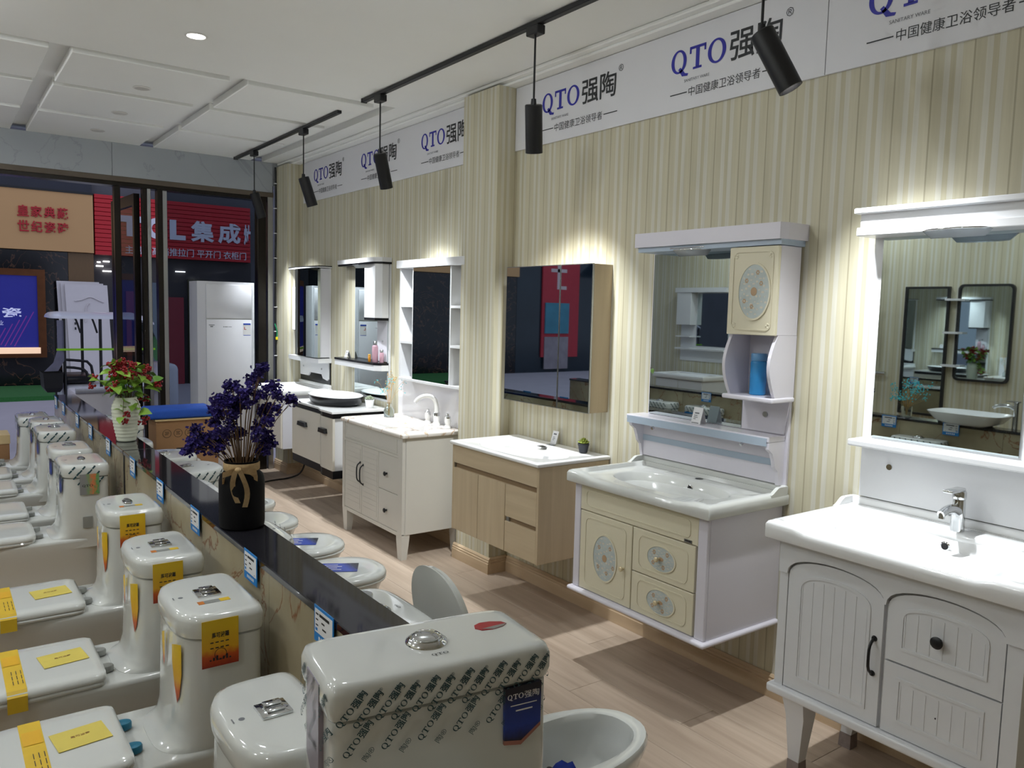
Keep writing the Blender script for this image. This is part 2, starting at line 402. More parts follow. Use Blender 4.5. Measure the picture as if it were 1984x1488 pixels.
struct('bottom_rail', box(B(), 1.775, 2.60, 7.82, 7.9, 0, .1), BRONZE, wd)
struct('jamb', box(B(), 2.60, 2.68, 7.80, 7.9, 0, 2.655, .003, 1), BRONZE, wd)
struct('jamb_trim', box(B(), 2.695, 2.745, 7.79, 7.9, 0, 2.69), STEEL, wd)
d1 = struct('door_1', box(B(), 1.335, 1.385, 7.80, 7.88, 0, 2.655, .003, 1), BRONZE)
struct('door_post', box(B(), 1.565, 1.60, 7.80, 7.88, 0, 2.655, .003, 1), BRONZE, d1)
struct('door_post', box(B(), 1.605, 1.635, 7.80, 7.88, 0, 2.655, .003, 1), STEEL, d1)
def along(p, q, s0, s1, z0, z1, t):
    p, q = Vector((*p, 0)), Vector((*q, 0)); d = (q-p).normalized(); n = Vector((-d.y, d.x, 0))*t/2; L_ = (q-p).length
    a, c = p+d*s0*L_, p+d*s1*L_
    return loft(B(), [[a+n+V(0, 0, z0), c+n+V(0, 0, z0), c-n+V(0, 0, z0), a-n+V(0, 0, z0)], [a+n+V(0, 0, z1), c+n+V(0, 0, z1), c-n+V(0, 0, z1), a-n+V(0, 0, z1)]])
ha, hb = (1.545, 7.95), (1.50, 8.80)
struct('leaf_stile', along(ha, hb, 0, .06, .02, 2.62, .05), BRONZE, d1); struct('leaf_stile', along(ha, hb, .94, 1, .02, 2.62, .05), BRONZE, d1)
struct('leaf_rail', along(ha, hb, .06, .94, 2.52, 2.62, .045), BRONZE, d1); struct('leaf_rail', along(ha, hb, .06, .94, .02, .2, .045), BRONZE, d1)
struct('leaf_glass', along(ha, hb, .06, .94, .2, 2.52, .01), MATS['tinted_glass'], d1)

# ---- marble-clad half walls with granite coping
def half_wall(name, x0, x1, y0, y1, joint):
    hw = struct(name, box(B(), x0+.012, x1-.012, y0+.01, y1-.01, 0, .829), M('mortar', '#50483e', .9))
    n = max(1, round((y1-y0)/.78)); st = (y1-y0)/n
    for i in range(n):
        for xa, xb in ((x0, x0+.012), (x1-.012, x1)):
            struct('marble_tile', box(B(), xa, xb, y0+i*st+.0012, y0+(i+1)*st-.0012, .002, .829), CREAMM, hw)
    for ya in (y0, y1-.01): struct('end_tile', box(B(), x0, x1, ya, ya+.01, .002, .829), CREAMM, hw)
    ys = [y0-.008, joint-.006, joint+.006, y1+.008] if joint else [y0-.008, y1+.008]
    for a, c in zip(ys[::2], ys[1::2]): struct('coping_slab', box(B(), x0-.006, x1+.008, a, c, .829, .851, .0025, 1), GRANITE, hw)
    if joint: struct('joint_strip', box(B(), x0-.003, x0+.001, joint-.014, joint+.014, 0, .829), BLACKP, hw)
    return hw
half_wall('wall_partition', .812, .952, 1.60, 7.58, 4.61)
half_wall('wall_partition_second', -.80, -.66, 1.0, 7.3, None)

# ---- sign boards along the right wall
def logo(bm_b, bm_k, bm_g, y, x):
    u, v = (0, -1, 0), (0, 0, 1)
    put(bm_b, SLAB, (x, y, 2.765), u, v, 1, .0012, fitw=.325, fith=.128)
    put(bm_k, text_geo('强陶', .012), (x, y-.345, 2.77), u, v, 1, .0012, fitw=.27, fith=.135)
    put(bm_k, text_geo('®'), (x, y-.63, 2.885), u, v, 1, .0012, fitw=.036)
    put(bm_g, text_geo('SANITARY WARE'), (x, y-.085, 2.737), u, v, 1, .0012, fitw=.15)
    put(bm_k, text_geo('中国健康卫浴领导者'), (x, y-.115, 2.668), u, v, 1, .0012, fitw=.40, fith=.044)
    bars(bm_k, (x, y, 2.688), u, v, [(0, .105, 0, .005), (.525, .63, 0, .005)], .0012)
def board(y0, y1, logos, label):
    t = thing('wall_sign', label, 'sign', (XW, (y0+y1)/2, 2.61), group='white sign boards above the vanities')
    obj('board', box(B(), 2.903, XW-.0005, y0, y1, 2.612, 3.012-.03), SIGNW, t)
    for y in logos:
        a, k, g = B(), B(), B(); logo(a, k, g, y, 2.903)
        lo = obj('logo', a, INKB, t); obj('dark_lettering', k, INKK, lo); obj('small_lettering', g, INKG, lo)
board(4.39, 7.40, (7.14, 6.14, 5.145), 'white sign board with three blue and black logos between pillar and shop front')
board(1.918, 3.995, (3.735, 2.74), 'white sign board with two blue and black logos beside the wallpapered pillar')
board(-.2, 1.914, (1.745, .75), 'white sign board whose logo is cut off, above the arched-door vanity')

# ---- track, recessed lights and added fill lamps
trk = thing('light_track', 'long black ceiling track rail running from shop front to pillar', 'track', (2.37, 6.55, ZP))
obj('rail', box(B(), 2.353, 2.387, 5.37, 7.72, ZP-.022, ZP, .003, 1), BLACKP, trk)
obj('end_cap', box(B(), 2.351, 2.389, 7.72, 7.735, ZP-.024, ZP), BLACKP, trk)
tr2 = thing('light_track', 'long black ceiling track rail above the sign board and vanities', 'track', (2.37, 3.2, ZC))
obj('rail', box(B(), 2.353, 2.387, .3, 4.97, ZC-.024, ZC, .003, 1), BLACKP, tr2)
obj('end_cap', box(B(), 2.351, 2.389, 4.97, 4.985, ZC-.026, ZC), BLACKP, tr2)
SPL = ['over the arched-door vanity', 'over the wooden vanity', 'over the white vanity with legs', 'over the black and white vanity', 'nearest the tall air conditioner']
LAMPIN = M('lamp_glow', '#ffffff', .4, emit='#fffaf4', es=14)
for i, (y, ax_, ay, az) in enumerate(SPOT_AIM):
    zt = ZC-.024 if y < 5 else ZP-.022
    t = thing('track_spotlight', 'black cylinder spotlight on a rod '+SPL[i], 'spotlight', (2.37, y, zt), group='black spotlights hanging from the track')
    obj('adapter', box(B(), 2.345, 2.395, y-.045, y+.045, zt-.042, zt, .004, 1), BLACKP, t)
    obj('rod', cyl(B(), (2.37, y, zt-.04), (2.37, y, 2.66), .005, n=8), BLACKP, t)
    obj('joint', cyl(B(), (2.37, y, 2.615), (2.37, y, 2.66), .016, .012, 12), BLACKP, t)
    p = V(2.37, y, 2.635); d = (V(ax_, ay, az)-V(2.37, y, 2.52)).normalized()
    d = V(d.x*1.35, d.y*1.2, d.z).normalized() if i != 1 else d
    a, c = p+d*.0, p+d*.225; u, v = frame_of(d)
    ring = lambda q, r: [q+(u*math.cos(2*PI*k/28)+v*math.sin(2*PI*k/28))*r for k in range(28)]
    obj('housing', loft(B(), [ring(a, .038), ring(a+d*.004, .042), ring(c, .042), ring(c, .036), ring(c-d*.03, .034)], True, False), BLACKP, t, 40)
    obj('lens', loft(B(), [ring(c-d*.03, .0335), ring(c-d*.029, .0335)]), LAMPIN, t)
    ld = bpy.data.lights.new('spot_beam', 'SPOT'); ld.energy = SPOT_W[i]; ld.spot_size = math.radians(88); ld.spot_blend = .95; ld.shadow_soft_size = .03; ld.color = (.93, .97, 1)
    lo = bpy.data.objects.new('spot_beam', ld); COL.objects.link(lo); lo.parent = t
    pos = c-d*.02; lo.location = pos-Vector(t.location)
    aim = V(ax_, ay, az)-pos; lo.rotation_euler = aim.to_track_quat('-Z', 'Y').to_euler()
GLOW = M('downlight_glow', '#ffffff', .4, emit='#fffaf2', es=9)
OFFL = M('downlight_off', '#c9c7c2', .4)
def downlight(x, y, z, on, label):
    t = thing('recessed_downlight', label, 'downlight', (x, y, z), group='lit round downlights in the ceiling' if on else 'unlit round downlights in the ceiling panels')
    obj('bezel', lathe(B(), [(.052, 0), (.056, -.003), (.048, -.007), (.044, -.004)], 28, (x, y, z), True, False), M('bezel_white', '#d8d6d2', .4), t, 40)
    obj('diffuser', lathe(B(), [(.0445, -.0035), (.0445, -.0055)], 28, (x, y, z)), GLOW if on else OFFL, t)
    if on:
        ld = bpy.data.lights.new('downlight_beam', 'AREA'); ld.shape = 'DISK'; ld.size = .09; ld.energy = DOWN_W; ld.color = (.90, .955, 1)
        lo = bpy.data.objects.new('downlight_beam', ld); COL.objects.link(lo); lo.parent = t; lo.location = (0, 0, -.009)
def add_fill_lamp(x, y, z, label):  # fill lamp added out of frame to brighten the upper walls
    t = thing('fill_lamp', label, 'lamp', (x, y, z), group='added round fill lamps, out of frame')
    obj('base_ring', lathe(B(), [(.10, 0), (.105, -.004), (.105, -.02), (.098, -.022)], 32, (x, y, z)), M('bezel_white', '#d8d6d2', .4), t, 40)
    obj('opal_dome', lathe(B(), [(.097, -.0205), (.09, -.035), (.07, -.048), (.03, -.056)], 32, (x, y, z)), GLOW, t, 60)
    ld = bpy.data.lights.new('fill_down', 'AREA'); ld.shape = 'DISK'; ld.size = .16; ld.energy = DOWN_W; ld.color = (.90, .955, 1)
    lo = bpy.data.objects.new('fill_down', ld); COL.objects.link(lo); lo.parent = t; lo.location = (0, 0, -.06)
    ld = bpy.data.lights.new('lamp_glow', 'POINT'); ld.energy = FILL_GLOW; ld.shadow_soft_size = .05; ld.color = (.90, .955, 1)  # sideways fill for the upper walls, dressed as an opal dome
    lo = bpy.data.objects.new('lamp_glow', ld); COL.objects.link(lo); lo.parent = t; lo.location = (0, 0, -.115)
for i, (x, y) in enumerate(DOWN_AND_FILL):
    if i == 0: downlight(x, y, ZC, True, 'small round lit downlight set in the plain white ceiling')
    else: add_fill_lamp(x, y, ZC if y < 5 else ZP, 'added round fill lamp on the plain ceiling, out of frame' if y < 5 else 'added round fill lamp on a grooved ceiling panel, out of frame')
for x, y in ((1.152, 5.70), (1.17, 6.55), (1.145, 7.34)): downlight(x, y, ZP, False, 'small round unlit downlight set in a grooved ceiling panel')
# ================================================================== TOILETS
def ring3(loop, z, dx=0): return [Vector((x+dx, y, z)) for x, y in loop]
TAPE_BIG = {}
def tape_text(bm, o, u, v, w_, n_h, step, fit, ang=50, real=True):
    """rows of slanted print on clear tape"""
    u, v = Vector(u).normalized(), Vector(v).normalized(); a = math.radians(ang)
    du = u*math.cos(a)+v*math.sin(a); dv = v*math.cos(a)-u*math.sin(a)
    k = 0; x = 0.0
    while x < w_:
        for j in range(n_h):
            o_ = Vector(o)+u*(x+j*step*.42)+v*(-j*fit*.62)
            if (o_-Vector(o)).dot(u) > w_-fit*.5: continue
            if real:
                put(bm, SLAB, o_, du, dv, 1, .0011, fitw=fit*.5, fith=fit*.2)
                put(bm, text_geo('强陶'), o_+du*fit*.53, du, dv, 1, .0011, fitw=fit*.4, fith=fit*.21)
            else:
                bars(bm, o_, du, dv, [(0, fit*.42, 0, fit*.15), (fit*.5, fit*.9, 0, fit*.17)], .0011)
        x += step; k += 1
    return bm
def conform(bm, side, td, th, ef, k=.42, lift=.0012, eb=8, x0=-.002):
    """wrap flat print round the tank: side 'f' front (+x), 'p' +y, 'n' -y"""
    xc = x0+(td+.004-x0)*k; hw = th+.004
    for v in bm.verts:
        if side == 'f':
            s_ = min(1, abs(v.co.y)/hw)**(ef/2); v.co.x = xc+(td+.004-xc)*max(0, 1-s_*s_)**(1/ef)+lift
        else:
            e = ef if v.co.x > xc else eb; rx = td+.004-xc if v.co.x > xc else xc-x0
            c_ = min(1, abs(v.co.x-xc)/rx)**(e/2); y_ = hw*max(0, 1-c_*c_)**(1/e)+lift; v.co.y = y_ if side == 'p' else -y_
    return bm
def patch(poly, nx=5):
    """flat sticker outline (u,v) filled as a fan-free grid strip: list of (u, v_low, v_high)"""
    return poly
def sheet(cols, side, td, th, ef):
    b = B(); g = []
    for u_, lo_, hi_ in cols:
        g.append([b.verts.new((0, u_, lo_+(hi_-lo_)*q/3) if side == 'f' else (u_, 0, lo_+(hi_-lo_)*q/3)) for q in range(4)])
    for a_, c_ in zip(g, g[1:]):
        for q in range(3): b.faces.new((a_[q], c_[q], c_[q+1], a_[q+1]))
    return conform(b, side, td, th, ef)
def seat_loop(x0, x1, hw, shape): return egg(x0, x1, hw, 44, 6 if shape == 'egg' else 14, 2.3 if shape == 'egg' else 4.5, .45 if shape == 'egg' else .5)
def toilet(label, group, loc, rz, tw=.40, td=.20, zt=.78, L_=.72, seat='closed', shape='square', btn='round', tape=None, hinge=None, base=0, ef=4.5,
           promo=False, flame=False, strap=False, leaflet=False, sidelabel=False, holo=False, red=False, blue=False, bowlbag=False, sgap=.12):
    t = thing('toilet', label, 'toilet', (loc[0], loc[1], loc[2]), rz, group)
    H, hw = .385, .183
    secs = [(0, .03, L_-.10, .125), (.03, .03, L_-.105, .12), (.15, .03, L_-.11, .118), (.25, .03, L_-.06, .148), (.32, .025, L_-.02, .172), (.365, .02, L_-.002, hw), (.378, .02, L_, hw)]
    R = [ring3(egg(a, b, h, 44, 5, 2.3), z) for z, a, b, h in secs]
    if seat == 'closed':
        R.append(ring3(egg(.025, L_-.008, hw-.008, 44, 5, 2.3), H)); body = loft(B(), R)
    else:
        R += [ring3(egg(.025, L_-.006, hw-.006, 44, 5, 2.3), H+.004), ring3(egg(.05, L_-.03, hw-.03, 44, 5, 2.3), H+.007), ring3(egg(.27, L_-.05, hw-.052, 44, 2.6, 2.3), H+.003),
              ring3(egg(.275, L_-.055, hw-.058, 44, 2.6, 2.3), H-.015), ring3(egg(.28, L_-.06, hw-.06, 44, 2.6, 2.3), H-.05), ring3(egg(.30, L_-.09, hw-.075, 44, 2.4, 2.3), H-.12),
              ring3(egg(.36, L_-.17, hw-.11, 44, 2.2, 2.2), H-.19), ring3(egg(.40, L_-.24, .03, 44, 2, 2), H-.21)]
        body = loft(B(), R)
    obj('bowl', body, CERAM, t, 50, w=False)
    th = tw/2
    tk = loft(B(), [ring3(egg(.004, td+.06, th*.92, 44, 8, ef, .35), .33), ring3(egg(.004, td+.055, th*.935, 44, 8, ef, .35), .387), ring3(egg(.004, td+.028, th*.95, 44, 8, ef, .4), .398), ring3(egg(.004, td+.012, th*.965, 44, 8, ef, .4), .418), ring3(egg(.004, td+.005, th*.97, 44, 8, ef, .4), .455),
                    ring3(egg(.004, td+.002, th*.98, 44, 8, ef, .42), .53), ring3(egg(.004, td-.004, th-.004, 44, 8, ef, .42), zt-.074), ring3(egg(.008, td-.012, th-.012, 44, 8, ef, .42), zt-.070), ring3(egg(.008, td-.012, th-.012, 44, 8, ef, .42), zt-.063)])
    obj('tank', tk, CERAM, t, 50, w=False)
    e2 = ef
    ld_ = loft(B(), [ring3(egg(.0, td, th, 44, 8, e2, .42), zt-.066), ring3(egg(-.002, td+.004, th+.004, 44, 8, e2, .42), zt-.05), ring3(egg(-.002, td+.004, th+.004, 44, 8, e2, .42), zt-.022),
                     ring3(egg(.004, td-.002, th-.002, 44, 8, e2, .42), zt-.006), ring3(egg(.016, td-.014, th-.014, 44, 8, e2, .42), zt-.001), ring3(egg(.03, td-.03, th-.03, 44, 8, e2, .42), zt)])
    lid = obj('tank_lid', ld_, CERAM, t, 50, w=False)
    bx = td*.5
    bt = thing_part = None
    if btn == 'round':
        b = lathe(B(), [(.043, zt), (.042, zt+.004), (.034, zt+.010), (.030, zt+.009)], 28, (bx, 0, 0)); bo = obj('flush_button', b, CHROME, t, 40, w=False)
        obj('push_pad', lathe(B(), [(.0295, zt+.009), (.029, zt+.014), (.022, zt+.018), (.01, zt+.0195)], 28, (bx, 0, 0)), CHROME, bo, 40, w=False)
    elif btn == 'square':
        b = box(B(), bx-.034, bx+.034, -.034, .034, zt-.001, zt+.007, .0015, 2); bo = obj('flush_button', b, CHROME, t, 40, w=False)
        b = box(B(), bx-.020, bx+.020, -.022, .0, zt+.007, zt+.016, .002, 2); box(b, bx-.020, bx+.020, .002, .022, zt+.007, zt+.012, .002, 2); obj('push_pad', b, CHROME, bo, 40, w=False)
    else:
        b = loft(B(), [[V(bx+.020*math.cos(q)*s, .045*math.sin(q)*s, z) for q in [2*PI*i/28 for i in range(28)]] for s, z in ((1, zt), (.97, zt+.005), (.8, zt+.008))]); bo = obj('flush_button', b, CHROME, t, 40, w=False)
        obj('push_pad', box(B(), bx-.009, bx+.009, -.028, .028, zt+.008, zt+.012, .003, 2), STEEL, bo, 40, w=False)
    sx0 = td+sgap
    if seat == 'closed':
        b = loft(B(), [ring3(seat_loop(sx0, L_+.004, hw+.004, shape), H+.001), ring3(seat_loop(sx0, L_+.006, hw+.006, shape), H+.008), ring3(seat_loop(sx0, L_+.002, hw+.002, shape), H+.014)]); obj('seat_ring', b, CERAM, t, 40, w=False)
        b = loft(B(), [ring3(seat_loop(sx0-.004, L_+.004, hw+.004, shape), H+.016), ring3(seat_loop(sx0-.004, L_+.007, hw+.007, shape), H+.024), ring3(seat_loop(sx0-.002, L_+.002, hw+.002, shape), H+.036), ring3(seat_loop(sx0+.008, L_-.012, hw-.012, shape), H+.042), ring3(seat_loop(sx0+.03, L_-.05, hw-.05, shape), H+.044)])
        so = obj('seat_lid', b, CERAM, t, 50, w=False)
        hm = hinge or CHROME
        for s in (-1, 1):
            b = loft(B(), [ring3([(sx0-.012+.026*math.cos(q)*k, s*.075+.021*math.sin(q)*k) for q in [2*PI*i/20 for i in range(20)]], z) for k, z in ((1, H+.004), (1, H+.018), (.9, H+.023), (.5, H+.025))]); obj('hinge_cap', b, hm, t, 40, w=False)
        zl = H+.0445
        if strap:
            b = B(); xs = L_-.175; 
            b = loft(B(), [[V(xs, y, z), V(xs+.055, y, z)] for y, z in ((-hw-.0085, H-.02), (-hw-.0085, H+.03), (-hw+.012, zl+.0005), (hw-.012, zl+.0005), (hw+.0085, H+.03), (hw+.0085, H-.02))], False, False, False)
            so_ = obj('yellow_strap', b, YELLOW, so, w=False); 
            b = B(); bars(b, (xs+.004, -hw*.45, zl+.0018), (1, 0, 0), (0, 1, 0), [(0, .047, -.03, .05)]); obj('strap_print', b, FLAME, so, w=False)
            b = B()
            for q in range(9): bars(b, (xs+.008+q % 3*.013, .02+q//3*.04, zl+.0018), (0, 1, 0), (-1, 0, 0), [(0, .03, 0, .002)])
            obj('strap_print', b, INKK, so, w=False)
        if leaflet:
            c = V(sx0+.105, -.01, zl+.001); b = B(); an = .12
            b = box(B(), -.068, .068, -.055, .055, 0, .0015); lo = obj('yellow_leaflet', b, M('pale_yellow_print', '#d9c65e', .35, var=.12), so, w=False, xf=Matrix.Translation(c) @ Matrix.Rotation(an, 4, 'Z'))
            b = B(); put(b, text_geo('馬可波羅', .01), (0, 0, 0), (-1, 0, 0), (0, -1, 0), 1, .002, 'c', fitw=.05, halign='c'); obj('leaflet_print', b, M('brown_print', '#8a5a2a', .5), so, w=False, xf=Matrix.Translation(c) @ Matrix.Rotation(an, 4, 'Z'))
        if blue:
            b = box(B(), -.105, .105, -.06, .06, 0, .0012); c = V(sx0+.14, .02, zl+.001); xf = Matrix.Translation(c) @ Matrix.Rotation(-.5, 4, 'Z')
            obj('blue_sticker', b, BLUES_X, so, w=False, xf=xf)
            b = B()
            for q in range(4): bars(b, (-.05, -.035+q*.022, .0016), (1, 0, 0), (0, 1, 0), [(0, .08-.02*(q % 2), 0, .006)])
            obj('sticker_print', b, INKW, so, w=False, xf=xf)
    elif seat == 'open':
        # lid tipped up against the tank front
        lp = seat_loop(0, .365, hw, 'egg'); f = lambda q, z: [V(td+.135+z-y_*.19, x_, H+.02+y_) for y_, x_ in lp]
        b = loft(B(), [f(0, 0), f(0, .006), [V(v.x+.004, v.y*.98, H+.02+(v.z-H-.02)*.985) for v in f(0, .012)]]); obj('seat_lid', b, CERAM, t, 50, w=False)
        lp2 = [(y_*.985, x_*.97) for y_, x_ in lp]; g = lambda z, s: [V(td+.150+z-(.2+(y_-.2)*s)*.19, x_*s, H+.02+.2+(y_-.2)*s) for y_, x_ in lp2]
        b = B(); o0, o1, i0, i1 = g(0, 1), g(.012, 1), g(0, .68), g(.012, .68)
        loft(b, [o0, o1, i1, i0, o0], False, False); bmesh.ops.remove_doubles(b, verts=b.verts, dist=1e-5); obj('seat_ring', b, CERAM, t, 50, w=False)
        for s in (-1, 1): obj('hinge_cap', cyl(B(), (td+.13, s*.075-.02, H+.016), (td+.13, s*.075+.02, H+.016), .013, n=14), CHROME, t, 40, w=False)
    else:
        for s in (-1, 1): obj('bolt_hole', lathe(B(), [(.008, 0), (.008, .0008)], 14, (td+.11, s*.075, H+.0072)), BLACKP, t, w=False)
    if bowlbag:
        b = B(); random.seed(5); n = 7
        g = [[b.verts.new((.37+.024*i, -.06+.022*j, .262+.012*math.sin(i*1.7+j*2.1)+.02*j/n)) for j in range(n)] for i in range(n)]
        for i in range(n-1):
            for j in range(n-1): b.faces.new((g[i][j], g[i+1][j], g[i+1][j+1], g[i][j+1]))
        ex = bmesh.ops.solidify(b, geom=b.faces[:], thickness=.006); tag(obj('parts_bag', b, M('blue_plastic_bag', '#2a3f9e', .25, var=.6, scale=25), None, 60, w=False, xf=Matrix.Translation(Vector(loc)) @ Matrix.Rotation(rz, 4, 'Z')), 'crumpled blue plastic parts bag inside an open toilet bowl', 'bag')
    # ---- printing and stickers
    yf = th+.0055
    xfront = td+.0045
    if tape:
        for (o_, u_, v_, w_) in (((td*.12, yf-.001, zt-.045), (1, 0, 0), (0, 0, 1), td*.72), ((xfront, -th*.80, zt-.045), (0, 1, 0), (0, 0, 1), tw*.8), ((td*.85, -yf+.001, zt-.045), (-1, 0, 0), (0, 0, 1), td*.72)):
            u_ = V(*u_)
            if o_[1] == yf-.001: o_, u_ = (td*.85, yf-.001, zt-.045), V(-1, 0, 0)
            if o_[1] == -yf+.001: o_, u_ = (td*.14, -yf+.001, zt-.045), V(1, 0, 0)
            fit = .062 if tape == 'fine' else .05
            bt_ = tape_text(B(), o_, u_, v_, w_, 3, fit*.95, fit, real=(tape == 'fine'))
            conform(bt_, 'f' if u_.y else ('p' if o_[1] > 0 else 'n'), td, th, ef)
            obj('tape_print', bt_, INKT, t, w=False)['kind'] = 'stuff'
    if promo:
        z1 = zt-.012
        b = loft(B(), [[V(td*.35, yf, z1-.135), V(td*.78, yf, z1-.135), V(td*.78, yf, z1), V(td*.35, yf, z1)], [V(td*.35, yf+.001, z1-.135), V(td*.78, yf+.001, z1-.135), V(td*.78, yf+.001, z1), V(td*.35, yf+.001, z1)]])
        po = obj('promo_sticker', b, FLAME, t, w=False)
        b = B(); ox = td*.565
        put(b, text_geo('馬可波羅', .02), (ox, yf+.0015, z1-.052), (-1, 0, 0), (0, 0, 1), 1, .0004, halign='c', fitw=.048, fith=.016)
        for q in range(8): bars(b, (ox+.028, yf+.0015, z1-.066-.016*(q//4)), (-1, 0, 0), (0, 0, 1), [(q % 4*.014, q % 4*.014+.009, 0, .003)], .0004)
        rr = ell(ox, z1-.1, .017, .017, 20); ri = ell(ox, z1-.1, .0155, .0155, 20)
        b2 = [b.verts.new((u_, yf+.0018, v_)) for u_, v_ in rr+ri]
        for q in range(20): b.faces.new((b2[q], b2[(q+1) % 20], b2[20+(q+1) % 20], b2[20+q]))
        for q in range(7): bars(b, (ox+.03-q*.009, yf+.0015, z1-.117), (-1, 0, 0), (0, 0, 1), [(0, .005, 0, .004+.005*(q*7 % 3))], .0004)
        obj('sticker_print', b, INKK, po, w=False)
        # short strip on the lid
        xf = Matrix.Translation((td*.78, .06, zt+.0006)) @ Matrix.Rotation(.0, 4, 'Z')
        ex = [(-.012, .012, -.045, -.028, ORANGE), (-.012, .012, -.028, .016, GREYC), (-.012, .012, .016, .045, YELLOW)]
        for a0, a1, c0, c1, mm in ex: obj('lid_strip', box(B(), bx+.0+a0, bx+.0+a1, c0+.095, c1+.095, zt, zt+.0012), mm, lid, w=False) if False else obj('lid_strip', box(B(), bx-c1, bx-c0, .075+a0, .075+a1, zt-.0002, zt+.001), mm, lid, w=False)
    if flame:
        for k, sc_ in ((th*.60, 1.0), (-th*.05, .6)):
            cols = [(k+(-.030)*sc_, zt-.10-.05*sc_, zt-.10), (k-.015*sc_, zt-.10-.115*sc_, zt-.096), (k, zt-.10-.165*sc_, zt-.092), (k+.012*sc_, zt-.10-.14*sc_, zt-.090), (k+.022*sc_, zt-.10-.075*sc_, zt-.088)]
            obj('flame_sticker', sheet(cols, 'f', td-.001, th-.003, ef), FLAME, t, w=False)
    if sidelabel:
        poly = [(-.02, 0), (.02, 0), (.02, -.075), (.012, -.08), (0, -.09), (-.012, -.08), (-.02, -.075)]
        yl = th*.62 if ef > 3 else th*.5
        cols = [(yl-.022, zt-.145, zt-.055), (yl-.008, zt-.152, zt-.055), (yl, zt-.158, zt-.055), (yl+.008, zt-.152, zt-.055), (yl+.022, zt-.145, zt-.055)]
        obj('blue_label', sheet(cols, 'f', td, th, ef), BLUES, t, w=False)
    if holo:
        obj('hologram_sticker', box(B(), td*.25, td*.65, yf-.0005, yf+.001, zt-.16, zt-.05), HOLO, t, w=False)
        b = B(); put(b, SLAB, (td*.6, yf+.0012, zt-.12), (-1, 0, 0), (0, 0, 1), 1, .0004, fitw=.05, fith=.015); obj('sticker_print', b, INKK, t, w=False)
        obj('grey_label', box(B(), td*.40, td*.60, yf-.006, yf-.003, .44, .50), GREYC, t, w=False)
    if red:
        b = B(); pl = [(.004, -.034), (.018, -.024), (.022, .0), (.016, .026), (.006, .04), (-.008, .034), (-.018, .012), (-.02, -.012), (-.012, -.028)]
        prism(b, [(td*.42+u_, th*.66+v_) for u_, v_ in pl], 'z', zt-.0005, zt+.0012); obj('red_sticker', b, M('red_sticker_print', '#a3252c', .3, var=.25, scale=40), lid, w=False)
        b = B(); prism(b, [(td*.42+u_, th*.66+v_) for u_, v_ in [(.012, -.022), (.022, .0), (.016, .026), (.006, .04), (.008, .01)]], 'z', zt+.0012, zt+.0018); obj('silver_edge', b, STEEL, lid, w=False)
        b = B(); put(b, SLAB, (td*.80, -.015, zt+.0006), (0, 1, 0), (-1, 0, 0), 1, .0006, fitw=.035, fith=.010); obj('maker_mark', b, INKK, lid, w=False)
    b = B(); lathe(b, [(.007, 0), (.007, .0005)], 12, (td*.82, -.0, zt)) ; bars(b, (td*.86, -.01, zt), (0, 1, 0), (-1, 0, 0), [(0, .02, -.012, -.009)], .0006)
    if not red: obj('maker_mark', b, INKG, lid, w=False)
    else: b.free()
    return t
BLUES_X = grad_mat('blue_seat_label', [(.1, '#191c30'), (.3, '#2a3fa0'), (.75, '#2848b4'), (.95, '#1a1c2c')], 0, .25)
GL = 'toilets lined up with bowls towards the street side aisle'
GR = 'toilets lined up along the vanity side of the half wall'
LX = .775
toilet('white toilet with dark square flush button beside the tape-wrapped toilet', GL, (.70, 1.68, 0), PI, .38, .22, .745, .70, shape='square', btn='square', hinge=GREYC, promo=False, ef=3.2)
toilet('white toilet with yellow promo sticker, square chrome button and teal hinge caps', GL, (LX-.015, 2.405, 0), PI, .37, .235, .78, .72, btn='square', hinge=TEALC, promo=True, flame=True, strap=True, leaflet=True, ef=3.4)
toilet('white toilet with yellow promo sticker, raised chrome button and strapped squarish seat lid', GL, (LX-.025, 2.99, 0), PI, .36, .225, .78, .72, btn='square', hinge=GREYC, promo=True, flame=True, strap=True, leaflet=True, ef=3.2, sgap=.095)
toilet('white toilet with oval button and yellow promo sticker beside the half-wall joint', GL, (LX, 3.71, 0), PI, .36, .225, .78, .72, btn='oval', hinge=GREYC, promo=True, flame=True, leaflet=True, strap=True, ef=3.4, sgap=.08)
toilet('white toilet with green and orange hologram sticker and printed tape', GL, (LX-.02, 4.86, 0), PI, .38, .23, .78, .72, shape='egg', btn='oval', hinge=GREYC, tape='plain', sidelabel=True, holo=True)
toilet('white toilet with faceted square button behind the hologram-stickered toilet', GL, (LX-.02, 5.38, 0), PI, .38, .22, .775, .71, btn='square', hinge=GREYC, sidelabel=True, ef=3)
toilet('white toilet with purple film and printed tape on its tank', GL, (LX-.02, 6.08, 0), PI, .40, .22, .79, .71, btn='square', hinge=GREYC, tape='plain', sidelabel=True)
toilet('white toilet with domed tank lid and oval button by the shop entrance', GL, (LX-.02, 6.60, 0), PI, .38, .21, .78, .70, shape='egg', btn='oval', hinge=GREYC, tape='plain', sidelabel=True, ef=3)
toilet('white toilet at the street end of its row beside a brown carton', GL, (LX-.06, 7.12, 0), PI, .38, .21, .755, .70, shape='egg', btn='oval', hinge=GREYC, tape='plain', sidelabel=True)
RX = 1.02
toilet('seatless white toilet showing an open bowl with a blue bag inside', GR, (RX, 1.685, 0), 0, .38, .21, .62, .725, seat='none', shape='egg', tape='plain', bowlbag=True)
toilet('white toilet with its rounded lid raised and two chrome buttons on the tank', GR, (RX, 2.28, 0), 0, .46, .26, .66, .70, seat='open', shape='egg', red=True)
toilet('white toilet with blue sticker on its lid, opposite the white vanity', GR, (RX, 3.38, 0), 0, .40, .21, .665, .69, shape='egg', tape='fine', blue=True)
